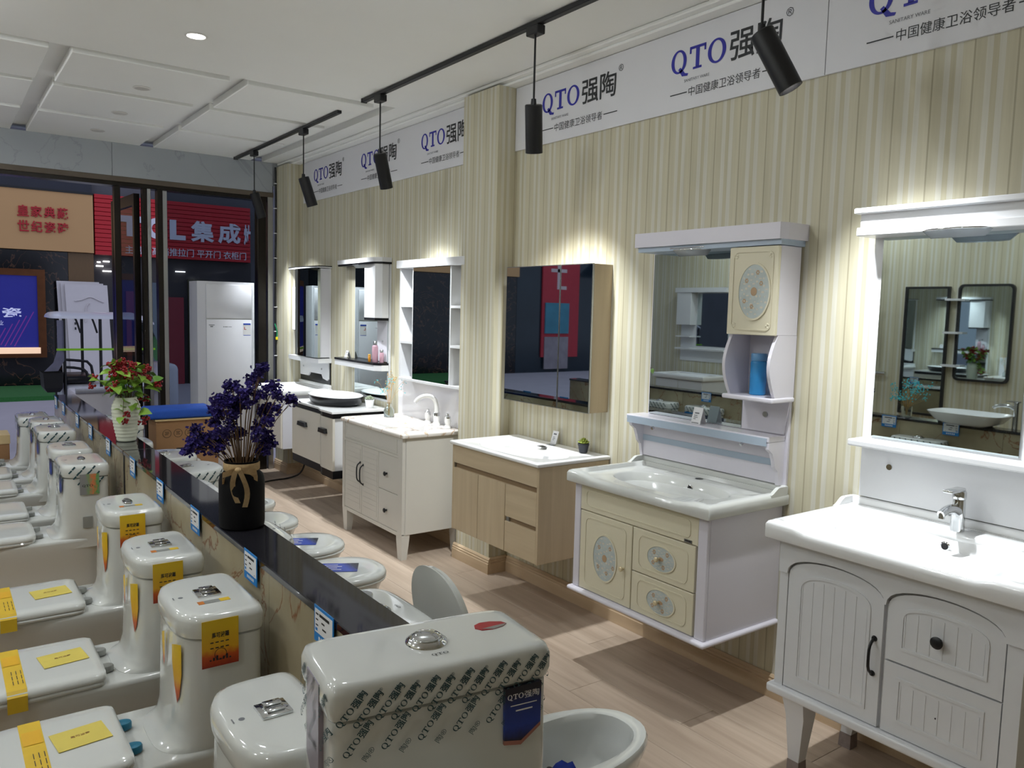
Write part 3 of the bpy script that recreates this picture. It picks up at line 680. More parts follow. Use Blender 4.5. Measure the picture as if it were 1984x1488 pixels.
toilet('white toilet with blue sticker on its lid, behind the black flower jar', GR, (RX, 3.87, 0), 0, .40, .21, .66, .70, shape='egg', tape='plain', blue=True)
toilet('white toilet with a plain rounded lid, hidden behind the black flower jar', GR, (RX, 4.42, 0), 0, .38, .21, .66, .66, shape='egg')
toilet('white toilet with broad rounded tank and rectangular chrome flush plate', GR, (RX, 4.98, 0), 0, .42, .40, .66, .74, seat='none', shape='egg', btn='square', tape='plain', ef=2.6)
toilet('white toilet with broad rounded tank and round flush button', GR, (RX, 5.50, 0), 0, .40, .38, .655, .74, seat='none', shape='egg', ef=2.6)
toilet('white toilet with small rounded tank next to the ribbed white vase', GR, (RX, 6.0, 0), 0, .38, .21, .68, .68, shape='egg', ef=3)
toilet('tall white toilet with printed tape beside the brown carton', GR, (RX, 6.47, 0), 0, .38, .24, .77, .66, shape='egg', tape='plain')
toilet('white toilet with oval tank at the far end of the half wall', GR, (RX, 7.30, 0), 0, .36, .21, .68, .64, shape='egg', tape='plain', ef=3)
# loose chrome cap lying on the tank of the open-lid toilet
single('flush_cap', lathe(B(), [(.03, 0), (.031, .004), (.031, .018), (.028, .021), (.01, .022)], 28, (RX+.135, 2.40, .6605)), STEEL, 'loose round chrome flush cap lying on a toilet tank', 'cap', smooth=40)
# the big taped toilet on a plinth at the end of the half wall (seen from its front)
pl = single('display_plinth', box(B(), .52, 1.06, .76, 1.47, 0, .215, .006, 1), M('plinth_white', '#cfcfca', .5, var=.02), 'low white display plinth under the taped toilet', 'plinth')
BT = dict(tw=.455, td=.235, zt=.765)
ang = -PI/2-math.radians(7.6)
big = toilet('white toilet wrapped in brand-printed tape with blue label, at the end of the half wall', None, (.802, 1.462, .215), ang, .455, .235, .765, .70, shape='egg', tape=None, red=True, ef=14)
for c in list(big.children):
    if c.name.startswith('tape_print'): bpy.data.objects.remove(c)
th_, td_, zt_ = BT['tw']/2, BT['td'], BT['zt']
# front face print: reading direction is local +y seen from the front (+x)
b = B(); xf_ = td_+.0052; fw = .086; a_ = math.radians(50)
def bigtape(b, O, U, Vv, wid, clip0=0):
    U, Vv = V(*U), V(*Vv); du = U*math.cos(a_)+Vv*math.sin(a_); dv = Vv*math.cos(a_)-U*math.sin(a_)
    k = 0; x_ = clip0
    while x_ < wid:
        for j, (dx, dz) in enumerate(((.0, .0), (.030, -.006), (.012, -.058))):
            o_ = V(*O)+U*(x_+dx)+Vv*dz
            if x_+dx > wid-.05: continue
            put(b, SLAB, o_, du, dv, 1, .0009, fitw=fw*.47, fith=.0155)
            put(b, text_geo('强陶', .02), o_+du*fw*.5, du, dv, 1, .0009, fitw=fw*.38, fith=.0175)
            if j == 1: put(b, text_geo('®'), o_+du*fw*.87+dv*.008, du, dv, 1, .0009, fitw=.007)
        put(b, text_geo('陶®'), V(*O)+U*(x_+.046)+Vv*-.07, du, dv, 1, .0009, fitw=.027, fith=.014)
        x_ += .071
bigtape(b, (xf_, -th_+.018, zt_-.078), (0, 1, 0), (0, 0, 1), .44)
conform(b, 'f', td_, th_, 14); obj('tape_print', b, INKT, big, w=False)['kind'] = 'stuff'
b = B(); bigtape(b, (.03, -th_-.0055, zt_-.085), (1, 0, 0), (0, 0, 1), td_-.03); conform(b, 'n', td_, th_, 14); obj('tape_print', b, INKT, big, w=False)['kind'] = 'stuff'
b = B(); bigtape(b, (td_-.03, th_+.0055, zt_-.085), (-1, 0, 0), (0, 0, 1), td_-.05); conform(b, 'p', td_, th_, 14); obj('tape_print', b, INKT, big, w=False)['kind'] = 'stuff'
# blue brand label near the right edge, silver label round the corner
lb = [(.118, zt_-.072), (.200, zt_-.070), (.200, zt_-.155), (.156, zt_-.185), (.118, zt_-.178)]
b = B(); prism(b, lb, 'x', td_-.004, xf_+.0002); lo = obj('blue_label', b, BLUES, big, w=False)
b = B(); put(b, SLAB, (xf_+.0004, .123, zt_-.098), (0, 1, 0), (0, 0, 1), 1, .0006, fitw=.036, fith=.013); put(b, text_geo('强陶'), (xf_+.0004, .161, zt_-.098), (0, 1, 0), (0, 0, 1), 1, .0006, fitw=.034, fith=.015)
bars(b, (xf_+.0004, .13, zt_-.11), (0, 1, 0), (0, 0, 1), [(0, .06, 0, .002), (.012, .05, -.012, -.009)], .0006); obj('label_lettering', b, INKW, lo, w=False)
b = B(); prism(b, [(.118, zt_-.178), (.156, zt_-.185), (.200, zt_-.155), (.200, zt_-.163), (.156, zt_-.194), (.118, zt_-.187)], 'x', td_-.004, xf_+.0002); obj('copper_edge', b, M('copper_foil', '#a8756a', .3, .5), lo, w=False)
b = B(); prism(b, [(td_*.36, zt_-.02), (td_*.72, zt_-.02), (td_*.72, zt_-.19), (td_*.60, zt_-.235), (td_*.36, zt_-.19)], 'y', -th_-.0052, -th_+.01); lo = obj('silver_label', b, M('silver_film', '#9b94a2', .25, .3, var=.1), big, w=False)
b = B(); put(b, SLAB, (td_*.42, -th_-.0054, zt_-.155), (1, 0, 0), (0, 0, 1), 1, .0006, fitw=.026, fith=.012); put(b, text_geo('强陶'), (td_*.545, -th_-.0054, zt_-.155), (1, 0, 0), (0, 0, 1), 1, .0006, fitw=.026, fith=.014); obj('label_lettering', b, INKK, lo, w=False)
# ================================================================== VANITIES (right wall)
def basin_top(bm, x0, x1, y0, y1, z0, z1, oc, orad, depth, lip=.012, r=.012, dip=0):
    """ceramic top: slab with rim, sunken field and oval bowl.  oc/orad in x,y"""
    cx, cy = (x0+x1)/2, (y0+y1)/2; hx, hy = (x1-x0)/2, (y1-y0)/2
    ca = math.atan2(hy, hx); A = sorted(set([2*PI*i/72 for i in range(72)]+[ca, PI-ca, PI+ca, 2*PI-ca]))
    def rc(i_, z):
        out = []
        for a in A:
            c, s = math.cos(a), math.sin(a); k = min((hx-i_)/abs(c) if abs(c) > 1e-6 else 9, (hy-i_)/abs(s) if abs(s) > 1e-6 else 9)
            out.append(V(cx+c*k, cy+s*k, z))
        return out
    def ov(s, z): return [V(oc[0]+orad[0]*s*math.copysign(abs(math.cos(a))**.85, math.cos(a)), oc[1]+orad[1]*s*math.copysign(abs(math.sin(a))**.85, math.sin(a)), z) for a in A]
    rings = [rc(.004, z0), rc(0, z0+.004), rc(0, z1-r), rc(r*.3, z1-r*.3), rc(r, z1), rc(r+.018, z1), rc(r+.03, z1-lip)]
    rings += [ov(1.04, z1-lip), ov(1.0, z1-lip-.006), ov(.93, z1-lip-depth*.35), ov(.8, z1-lip-depth*.75), ov(.5, z1-lip-depth), ov(.08, z1-lip-depth-.004)]
    if dip:
        for rg in rings[2:7]:
            for p in rg:
                if p.x < x0+.08: p.z -= dip*max(0, min(1, (hy-.10-abs(p.y-cy))/.05))
    return loft(bm, rings)
def side_lips(x0, x1, ys, z0, zt):
    b = B(); n = 8
    pr_ = [(x1, z0-.02), (x0, z0-.02), (x0, z0)]+[(x0+.06*i/n, z0+(zt-z0)*(.5-.5*math.cos(PI*i/n))) for i in range(1, n+1)]+[(x1, zt)]
    for ya_, yb_ in ys: prism(b, pr_, 'y', ya_, yb_)
    return b
def carcass(par, x0, x1, y0, y1, z0, zm, z1, mat):
    o = obj('cabinet', box(B(), x0, x1, y0, y1, z0, zm), mat, par)
    R_ = lambda i_: [(x0+i_, y0+i_), (x1-i_, y0+i_), (x1-i_, y1-i_), (x0+i_, y1-i_)]
    obj('cabinet_rim', ringprism(B(), R_(0), R_(.016), 'z', zm, z1), mat, par); return o
def drain(t, x, y, z, nx=1):
    o = obj('overflow', lathe(B(), [(.016, 0), (.0165, .002), (.012, .004), (.0115, .001)], 24), CHROME, t, 40, w=False, xf=Matrix.Translation(V(x, y, z)-ORG[t.name]) @ Matrix.Rotation(-PI/2, 4, 'Y'))
    b = lathe(B(), [(.0112, .0015), (.0112, .002)], 20)
    obj('overflow_hole', b, BLACKP, o, w=False, xf=Matrix.Translation(V(x, y, z)-ORG[t.name]) @ Matrix.Rotation(-PI/2, 4, 'Y'))
def arch(ya, yb, zb, zs, zp, n=16, sh=.0):
    """door outline with arched top, from yb bottom round to ya bottom (ya>yb)"""
    pts = [(yb, zb), (yb, zs)]
    c = (ya+yb)/2; hw = (ya-yb)/2-sh
    for i in range(n+1):
        a = PI*i/n; pts.append((c-hw*math.cos(a), zs+(zp-zs)*math.sin(a)**.8))
    return pts+[(ya, zs), (ya, zb)]
def inset(poly, d):
    cy = (min(p[0] for p in poly)+max(p[0] for p in poly))/2; cz = (min(p[1] for p in poly)+max(p[1] for p in poly))/2
    hy = (max(p[0] for p in poly)-min(p[0] for p in poly))/2; hz = (max(p[1] for p in poly)-min(p[1] for p in poly))/2
    return [(cy+(y-cy)*(hy-d)/hy, cz+(z-cz)*(hz-d)/hz) for y, z in poly]
def knob(par, x, y, z, mat, r=.014):
    obj('knob', lathe(B(), [(r*.5, 0), (r*.45, .012), (r, .016), (r*1.05, .021), (r*.7, .025)], 20), mat, par, 40, w=False, xf=Matrix.Translation(V(x, y, z)-ORG[par.name]) @ Matrix.Rotation(-PI/2, 4, 'Y'))
def bow_handle(par, x, y, z0, z1, mat):
    b = tube(B(), [(x, y, z1), (x-.012, y, z1-.004), (x-.028, y, z1-.022), (x-.03, y, (z0+z1)/2), (x-.028, y, z0+.022), (x-.012, y, z0+.004), (x, y, z0)], .0048, 10, smooth=1)
    for z in (z0, z1): cyl(b, (x, y, z), (x-.006, y, z), .010, .007, 14)
    obj('handle', b, mat, par, 50)

# ---------------- V1: white vanity with arched doors, splayed legs
V1 = thing('bathroom_vanity', 'white vanity with arched doors, black handle and splayed legs', 'vanity', (2.66, 1.26, 0))
ya, yb = 1.655, .865
carcass(V1, 2.435, 2.91, yb, ya, .335, .74, .872, LACQ)
b = box(B(), 2.395, 2.913, yb-.02, ya+.02, .305, .338, .01, 3); obj('base_ledge', b, LACQ, V1, 40)
ap = [(ya, .872), (ya, .735), (1.622, .735)]
top_arch = []
for y0_, y1_ in ((1.622, 1.268), (1.262, .912)):
    c, h = (y0_+y1_)/2, (y0_-y1_)/2
    for i in range(17):
        a = PI*i/16; top_arch.append((c+h*math.cos(a), .752+.072*math.sin(a)**.8))
ap = [(ya, .872), (ya, .752)]+top_arch+[(yb, .752), (yb, .872)]
obj('arched_apron', prism(B(), ap, 'x', 2.41, 2.436), LACQ, V1)
obj('stile', box(B(), 2.418, 2.436, 1.622, ya, .338, .752), LACQ, V1); obj('stile', box(B(), 2.418, 2.436, yb, .91, .338, .752), LACQ, V1)
def beaded(kind, poly, nb, par):
    o = obj(kind, prism(B(), poly, 'x', 2.419, 2.436), LACQ, par)
    i1 = inset(poly, .042); i2 = inset(poly, .052)
    obj('moulding', ringprism(B(), i1, i2, 'x', 2.4165, 2.4195), LACQ, o)
    y0_, y1_ = min(p[0] for p in i2)+.004, max(p[0] for p in i2)-.004; zb_ = min(p[1] for p in i2)
    b = B()
    for k in range(nb):
        y_ = y0_+(y1_-y0_)*k/(nb-1); top = (max(p[1] for p in i2) if len(i2) == 4 else max([p[1] for p in i2 if abs(p[0]-y_) < .03] or [zb_+.1]))-.012
        box(b, 2.4178, 2.4195, y_-.0022, y_+.0022, zb_+.004, top)
    obj('bead', b, LACQ, o)
    return o
d = beaded('door', arch(1.619, 1.271, .342, .745, .816), 7, V1); bow_handle(d, 2.419, 1.296, .512, .628, BLACKP)
d = beaded('drawer', arch(1.258, .914, .578, .745, .816), 7, V1); knob(d, 2.419, 1.095, .69, BLACKP, .018)
d = beaded('drawer', [(.914, .342), (.914, .572), (1.258, .572), (1.258, .342)], 7, V1); obj('screw_hole', cyl(B(), (2.4185, 1.09, .45), (2.419, 1.09, .45), .003, n=8), BLACKP, d)
for x_, y_, sx, sy in ((2.45, 1.60, 1, 1), (2.45, .92, 1, -1), (2.86, 1.60, -1, 1), (2.86, .92, -1, -1)):
    q = lambda c, h, z: [V(c[0]+h*i, c[1]+h*j, z) for i, j in ((-1, -1), (1, -1), (1, 1), (-1, 1))]
    lg = obj('leg', loft(B(), [q((x_, y_-.03*sy), .042, .306), q((x_+.012*sx, y_-.03*sy), .036, .24), q((x_+.045*sx*.8, y_-.01*sy), .021, .05)]), LACQ, V1)
    obj('foot_cap', loft(B(), [q((x_+.036*sx, y_-.01*sy), .023, .055), q((x_+.038*sx, y_-.01*sy), .025, .0)]), M('worn_foot', '#8a7d78', .7, var=.3, scale=60), lg)
b = basin_top(B(), 2.365, 2.912, .835, 1.69, .872, .938, (2.63, 1.25), (.165, .31), .12, .016, .016, .013)
bs = obj('basin', b, CERAMW, V1, 50)
b = B(); box(b, 2.885, 2.912, .84, 1.686, .92, .966, .008, 3); obj('rear_lip', b, CERAMW, bs, 50); obj('side_lip', side_lips(2.78, 2.90, ((1.672, 1.689),), .936, .964), CERAMW, bs, 40)
obj('tap_ledge', box(B(), 2.79, 2.89, 1.02, 1.46, .90, .935, .015, 3), CERAMW, bs, 50)
drain(V1, 2.775, 1.262, .885)
fa = obj('faucet', cyl(B(), (2.825, 1.25, .934), (2.825, 1.25, 1.045), .023, .020, 24), CHROME, V1, 40)
b = tube(B(), [(2.825, 1.25, 1.0), (2.78, 1.25, 1.018), (2.735, 1.25, 1.018), (2.70, 1.25, 1.008)], [.019, .0125], 14, smooth=1); cyl(b, (2.708, 1.25, 1.012), (2.706, 1.25, .993), .010, n=14); obj('spout', b, CHROME, fa, 50)
b = lathe(B(), [(.021, 1.046), (.022, 1.05), (.022, 1.07), (.019, 1.076)], 24, (2.825, 1.25, 0)); box(b, 2.735, 2.835, 1.233, 1.267, 1.074, 1.086, .005, 2); obj('lever', b, CHROME, fa, 40)

# mirror with cornice over V1
M6 = thing('mirror_cabinet', 'white framed mirror with lit cornice above the arched-door vanity', 'mirror', (2.91, 1.26, .97))
obj('backboard', box(B(), 2.897, 2.914, .87, 1.655, .97, 2.03), LACQ, M6)
b = B(); box(b, 2.765, 2.913, .85, 1.67, 2.035, 2.055, .003, 1); box(b, 2.79, 2.913, .86, 1.655, 1.985, 2.035); box(b, 2.78, 2.913, .855, 1.665, 1.955, 1.985, .003, 1); obj('cornice', b, LACQ, M6)
obj('mirror_glass', box(B(), 2.8915, 2.897, 1.105, 1.618, 1.205, 1.955), MIRR, M6)
b = B(); box(b, 2.80, 2.897, .86, 1.66, 1.172, 1.198, .006, 2); obj('shelf', b, LACQ, M6)
sc = obj('side_cupboard', box(B(), 2.775, 2.897, .868, 1.045, 1.42, 1.955, .003, 1), LACQ, M6)
obj('cupboard_door', box(B(), 2.758, 2.774, .868, 1.045, 1.425, 1.95, .003, 1), LACQG, M6)
obj('splash_panel', box(B(), 2.890, 2.8965, .875, 1.65, .97, 1.165), LACQ, M6)
obj('bolt_cap', cyl(B(), (2.8895, 1.535, 1.10), (2.884, 1.535, 1.10), .011, n=18), CHROME, M6, 40)
def lamp_shade(par, x, y0, y1, z, dep=.07):
    b = B(); n = 20; c, h = (y0+y1)/2, (y1-y0)/2
    top = [V(x-dep*math.sin(PI*i/n)-.002, c+h*math.cos(PI*i/n), z) for i in range(n+1)]+[V(x, c-h, z), V(x, c+h, z)]
    bot = [V(x-dep*.55*math.sin(PI*i/n)-.002, c+h*.8*math.cos(PI*i/n), z-.022) for i in range(n+1)]+[V(x, c-h*.8, z-.022), V(x, c+h*.8, z-.022)]
    loft(b, [top, bot]); o = obj('light_shade', b, M('frosted_acrylic', '#c8ced4', .15, trans=.5, var=.02), par, 50)
    obj('chrome_strip', tube(B(), [v+V(-.002, 0, .003) for v in top[:n+1]], .003, 8), CHROME, o, 60)
lamp_shade(M6, 2.80, 1.2, 1.42, 1.954)

# ---------------- V2: cream flowered wall-hung vanity
V2 = thing('bathroom_vanity', 'cream wall-hung vanity with oval flowered glass insets', 'vanity', (2.67, 2.40, .334))
ya, yb = 2.80, 2.0
LIL = M('lilac_white_lacquer', '#d9d6df', .25, var=.015, coat=.3)
carcass(V2, 2.452, 2.91, yb, ya, .352, .73, .857, LIL)
b = box(B(), 2.412, 2.913, yb-.018, ya+.018, .333, .354, .01, 3); obj('base_ledge', b, LIL, V2, 40)
obj('top_rail', box(B(), 2.438, 2.453, 2.05, 2.758, .732, .850, .002, 1), CREAM, V2)
obj('rail_moulding', ringprism(B(), rrect(2.09, 2.72, .755, .83, .02), rrect(2.094, 2.716, .759, .826, .018), 'x', 2.4355, 2.4385), CREAM, V2)
for y_ in ((2.758, 2.80), (2.0, 2.05)): obj('stile', box(B(), 2.436, 2.453, y_[0], y_[1], .354, .855, .003, 1), LIL, V2)
GFL = M('etched_flower_glass', '#b9c2c0', .2, var=.18, scale=30, coat=.4)
GPET = M('orange_petal_print', '#b59878', .3, var=.2); GCRE = M('cream_petal_print', '#cfcabb', .3, var=.1)
def oval_inset(par, x, y, z, ry, rz, spots):
    o = obj('oval_glass', prism(B(), ell(y, z, ry, rz), 'x', x-.002, x+.003), GFL, par)
    obj('oval_rim', ringprism(B(), ell(y, z, ry*1.08, rz*1.06), ell(y, z, ry*.99, rz*.99), 'x', x-.004, x+.002), CREAM, par, 40)
    b = B(); prism(b, ell(y, z, ry*.20, rz*.16), 'x', x-.0026, x-.0015)
    for dy, dz in spots:
        for k in range(6):
            a = PI*k/3; prism(b, ell(y+dy*ry+.006*math.cos(a), z+dz*rz+.007*math.sin(a), .0032, .0036, 8), 'x', x-.0026, x-.0015)
    obj('flower_print', b, GPET, o)['kind'] = 'stuff'
    b = B()
    for k in range(46):
        a = 2*PI*k*.618; q_ = (.18+.72*(k/46)**.6); prism(b, ell(y+ry*q_*math.cos(a), z+rz*q_*math.sin(a), ry*(.05+.03*(k % 3)), rz*(.025+.02*(k % 2)), 8), 'x', x-.0024, x-.0015)
    obj('leaf_print', b, GCRE, o)['kind'] = 'stuff'
SP5 = [(-.45, .5), (.5, .42), (-.2, -.62), (.55, -.45), (-.75, -.3)]
def panel(kind, y0, y1, z0, z1, par, mat=CREAM):
    o = obj(kind, box(B(), 2.437, 2.453, y0, y1, z0, z1, .002, 1), mat, par)
    obj('moulding', ringprism(B(), rrect(y0+.035, y1-.035, z0+.022, z1-.022, .03), rrect(y0+.040, y1-.040, z0+.027, z1-.027, .027), 'x', 2.4345, 2.4375), mat, o, 40)
    return o
CK = M('cream_gold_knob', '#d8c9a4', .3, .2, var=.1)
d = panel('door', 2.415, 2.755, .358, .728, V2); oval_inset(d, 2.437, 2.583, .538, .075, .105, SP5); knob(d, 2.437, 2.46, .527, CK, .011)
d = panel('drawer', 2.06, 2.41, .537, .728, V2); oval_inset(d, 2.437, 2.242, .628, .077, .052, SP5[:4]); knob(d, 2.434, 2.25, .628, CK, .011)
d = panel('drawer', 2.06, 2.41, .358, .532, V2); oval_inset(d, 2.437, 2.236, .442, .077, .052, SP5[:4]); knob(d, 2.434, 2.245, .442, CK, .011)
bo = obj('badge', box(B(), 2.4345, 2.437, 2.08, 2.12, .735, .748), STEEL, V2); b = B(); bars(b, (2.4343, 2.118, .740), (0, -1, 0), (0, 0, 1), [(.004, .02, 0, .004), (.022, .034, 0, .004)], .0004); obj('badge_print', b, INKK, bo)
b = basin_top(B(), 2.40, 2.912, 1.972, 2.822, .857, .914, (2.64, 2.40), (.15, .30), .11, .018, .016, .015); bs = obj('basin', b, CERAM, V2, 50)
b = B(); box(b, 2.885, 2.913, 1.975, 2.82, .895, .940, .008, 3); obj('rear_lip', b, CERAM, bs, 50); [obj('side_lip', side_lips(2.79, 2.90, (q_,), .912, .939), CERAM, bs, 40) for q_ in ((2.804, 2.821), (1.973, 1.99))]
b = B(); box(b, 2.80, 2.89, 2.22, 2.60, .87, .898, .012, 3); obj('tap_ledge', b, CERAM, bs, 50)
obj('tap_hole', lathe(B(), [(.019, .8983), (.019, .8988)], 20, (2.84, 2.40, 0)), BLACKP, bs)
drain(V2, 2.782, 2.40, .86)

M5 = thing('mirror_cabinet', 'lilac-white mirror cabinet with oval flowered cupboard door and open niche', 'mirror', (2.91, 2.37, .935))
obj('backboard', box(B(), 2.902, 2.914, 1.985, 2.80, .94, 1.99), LIL, M5)
b = B(); prism(b, [(2.913, 1.952), (2.78, 1.952), (2.74, 1.965), (2.74, 2.775), (2.913, 2.775)], 'z', 1.962, 2.028); obj('cornice', b, LIL, M5)
b = B(); box(b, 2.752, 2.913, 1.965, 2.762, 1.94, 1.962); obj('cornice_strip', b, BLUEG, M5)
obj('mirror_glass', box(B(), 2.896, 2.902, 2.225, 2.79, 1.155, 1.94), MIRR, M5)
cb = obj('cupboard', box(B(), 2.765, 2.902, 1.972, 2.212, 1.575, 1.938, .002, 1), LIL, M5)
d = obj('cupboard_door', box(B(), 2.748, 2.765, 1.970, 2.213, 1.573, 1.936, .003, 1), CREAM, M5)
obj('moulding', ringprism(B(), rrect(1.992, 2.192, 1.592, 1.918, .025), rrect(1.997, 2.187, 1.597, 1.913, .022), 'x', 2.745, 2.7485), CREAM, d, 40)
oval_inset(d, 2.747, 2.08, 1.752, .076, .112, [(-.45, .3), (.5, .4), (.1, -.55), (.6, -.35), (-.2, .7)])
for k, (cy, cz) in enumerate(((2.005, 1.612), (2.178, 1.612), (2.005, 1.898), (2.178, 1.898))):
    b = B()
    for q in range(5): ball(b, (2.7475, cy+.008*math.cos(q*1.26), cz+.008*math.sin(q*1.26)), .006, 1, (.4, 1, 1))
    obj('carved_flower', b, CREAM, d, 60)
def scurve(x0, x1, z0, z1, bulge):
    pts = [(x1, z0)]
    for i in range(13):
        t = i/12; pts.append((x0+bulge*math.sin(PI*t)-(.0 if i else 0), z0+(z1-z0)*t))
    return pts+[(x1, z1)]
for y0_, y1_ in ((1.972, 1.987), (2.197, 2.212)):
    b = B(); prism(b, [(u_, v_) for u_, v_ in scurve(2.775, 2.902, 1.318, 1.575, -.045 if y0_ > 2.1 else -.045)], 'y', y0_, y1_); obj('niche_side', b, LIL, M5, 30)
obj('niche_back', box(B(), 2.893, 2.902, 1.987, 2.197, 1.318, 1.575), LIL, M5)
obj('niche_shelf', box(B(), 2.748, 2.902, 1.965, 2.222, 1.298, 1.318, .006, 2), LIL, M5)
obj('lower_panel', prism(B(), [(2.005, 1.155), (2.222, 1.155), (2.222, 1.298), (1.985, 1.298)], 'x', 2.896, 2.902), LIL, M5)
obj('bolt_cap', cyl(B(), (2.896, 2.10, 1.232), (2.890, 2.10, 1.232), .012, n=18), STEEL, M5, 40)
b = B(); box(b, 2.79, 2.913, 2.0, 2.84, 1.128, 1.152, .004, 2); obj('shelf', b, LIL, M5)
obj('shelf_strip', box(B(), 2.787, 2.79, 2.01, 2.83, 1.112, 1.146), BLUEG, M5)
for y0_, y1_ in ((2.0, 2.018), (2.80, 2.818)):
    pts = [(2.902, .94), (2.875, .94), (2.868, .97), (2.862, 1.0), (2.842, 1.02), (2.833, 1.05), (2.82, 1.08), (2.792, 1.10), (2.792, 1.128), (2.902, 1.128)]
    b = B(); prism(b, pts, 'y', y0_, y1_); obj('scroll_bracket', b, LIL, M5)
obj('rail_panel', box(B(), 2.878, 2.902, 2.018, 2.80, .945, 1.128), LIL, M5)
obj('rail_strip', box(B(), 2.874, 2.878, 2.018, 2.80, 1.02, 1.048), BLUEG, M5)
for y_ in (2.66, 2.14): obj('shelf_bolt', cyl(B(), (2.80, y_, 1.105), (2.788, y_, 1.1), .007, n=12), CHROME, M5, 40)
lamp_shade(M5, 2.80, 2.36, 2.56, 1.938)
b = B(); tube(b, [(2.757, 2.36, 1.95), (2.757, 2.56, 1.95)], .006, 10); obj('chrome_strip', b, CHROME, M5, 50)

# ---------------- V3: pale oak wall-hung vanity + mirror cabinet
V3 = thing('bathroom_vanity', 'pale oak wall-hung vanity with recessed grip slots and flat white basin', 'vanity', (2.67, 3.49, .368))
ya, yb = 3.885, 3.095
carcass(V3, 2.455, 2.91, yb+.002, ya-.002, .37, .74, .867, PALEWV)
obj('end_panel', box(B(), 2.437, 2.911, yb-.016, yb+.001, .366, .866, .0015, 1), PALEWV, V3); obj('end_panel', box(B(), 2.437, 2.911, ya-.001, ya+.014, .366, .866, .0015, 1), PALEWV, V3)
obj('top_fascia', box(B(), 2.437, 2.455, yb, ya, .762, .866, .0015, 1), PALEW, V3)
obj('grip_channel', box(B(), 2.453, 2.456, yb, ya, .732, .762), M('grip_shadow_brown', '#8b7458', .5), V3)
obj('channel_cap', box(B(), 2.443, 2.456, ya-.006, ya-.001, .732, .762), STEEL, V3)
obj('door', box(B(), 2.437, 2.455, 3.630, ya-.001, .368, .732, .0015, 1), PALEWV, V3)
obj('door', box(B(), 2.437, 2.455, 3.370, 3.627, .368, .732, .0015, 1), PALEWV, V3)
obj('drawer', box(B(), 2.437, 2.455, yb+.001, 3.366, .560, .732, .0015, 1), PALEW, V3)
obj('grip_channel', box(B(), 2.453, 2.456, yb, 3.366, .534, .560), MATS['grip_shadow_brown'], V3)
obj('channel_cap', box(B(), 2.443, 2.456, 3.335, 3.36, .534, .560), STEEL, V3)
obj('drawer', box(B(), 2.437, 2.455, yb+.001, 3.366, .368, .534, .0015, 1), PALEW, V3)
b = basin_top(B(), 2.42, 2.912, 3.072, 3.905, .868, .890, (2.64, 3.49), (.16, .33), .10, .004, .006); bs = obj('basin', b, CERAMW, V3, 50)
b = B(); box(b, 2.74, 2.744, 3.46, 3.52, .855, .862); obj('overflow_slot', box(B(), 2.76, 2.80, 3.47, 3.52, .8862, .8868), BLACKP, bs)
M4 = thing('mirror_cabinet', 'pale oak mirror cabinet with two unequal mirrored doors', 'mirror', (2.85, 3.49, 1.118))
obj('cabinet', box(B(), 2.787, 2.914, 3.108, 3.872, 1.12, 1.902), PALEWV, M4)
for y0_, y1_ in ((3.108, 3.366), (3.371, 3.872)):
    d = obj('mirror_door', box(B(), 2.776, 2.786, y0_, y1_, 1.118, 1.904), STEEL, M4); obj('mirror_glass', box(B(), 2.7745, 2.7765, y0_+.004, y1_-.004, 1.122, 1.90), MIRR, d)

# ---------------- V4: white vanity on four legs, marble top, white tap
V4 = thing('bathroom_vanity', 'off-white vanity on tapered legs with marble top and black pulls', 'vanity', (2.67, 4.97, 0))
ya, yb = 5.43, 4.505
carcass(V4, 2.452, 2.91, yb+.003, ya-.003, .168, .66, .808, MATTW)
obj('side_panel', box(B(), 2.46, 2.90, yb-.004, yb+.004, .165, .806, .002, 1), MATTW, V4)
fr = B(); box(fr, 2.434, 2.453, ya-.035, ya, .165, .808); box(fr, 2.434, 2.453, yb, yb+.06, .165, .808); box(fr, 2.434, 2.453, yb+.06, ya-.035, .672, .688); obj('face_frame', fr, MATTW, V4)
obj('apron', box(B(), 2.438, 2.453, yb+.06, ya-.035, .688, .805, .002, 1), MATTW, V4)
obj('apron_moulding', ringprism(B(), [(yb+.08, .70), (ya-.055, .70), (ya-.055, .79), (yb+.08, .79)], [(yb+.09, .71), (ya-.065, .71), (ya-.065, .78), (yb+.09, .78)], 'x', 2.4355, 2.4385), MATTW, V4)
def slat_door(kind, y0, y1, z0, z1, n):
    o = obj(kind, box(B(), 2.438, 2.453, y0, y1, z0, z1, .0015, 1), MATTW, V4)
    if n:
        for k in range(n):
            z_ = z0+.03+(z1-z0-.06)*k/n; obj('slat', box(B(), 2.4362, 2.4385, y0+.02, y1-.02, z_, z_+(z1-z0-.06)/n*.93), MATTW, o)
    return o
d = slat_door('door', 5.114, 5.394, .178, .670, 12); bow_handle(d, 2.438, 5.135, .405, .545, BLACKP)
d = slat_door('door', 4.852, 5.110, .178, .670, 12); bow_handle(d, 2.438, 5.085, .395, .535, BLACKP)
d = slat_door('drawer', 4.567, 4.848, .424, .670, 0); knob(d, 2.438, 4.725, .54, BLACKP, .015)
d = slat_door('drawer', 4.567, 4.848, .178, .420, 0); knob(d, 2.438, 4.725, .29, BLACKP, .015)
obj('bottom_rail', box(B(), 2.436, 2.453, yb+.06, ya-.035, .15, .176), MATTW, V4)
for x_, dx in ((2.465, 1), (2.875, -1)):
    for y_, dy in ((yb+.04, 1), (ya-.04, -1)):
        q = lambda h, k, z: [V(x_+(.03 if i*dx > 0 else -.03)*(k if i*dx > 0 else 1), y_+(.04 if j*dy > 0 else -.04)*(k if j*dy > 0 else 1), z) for i, j in ((-1, -1), (1, -1), (1, 1), (-1, 1))]
        obj('leg', loft(B(), [q(1, 1, .17), q(1, .85, .12), q(1, .3, .0)]), MATTW, V4)
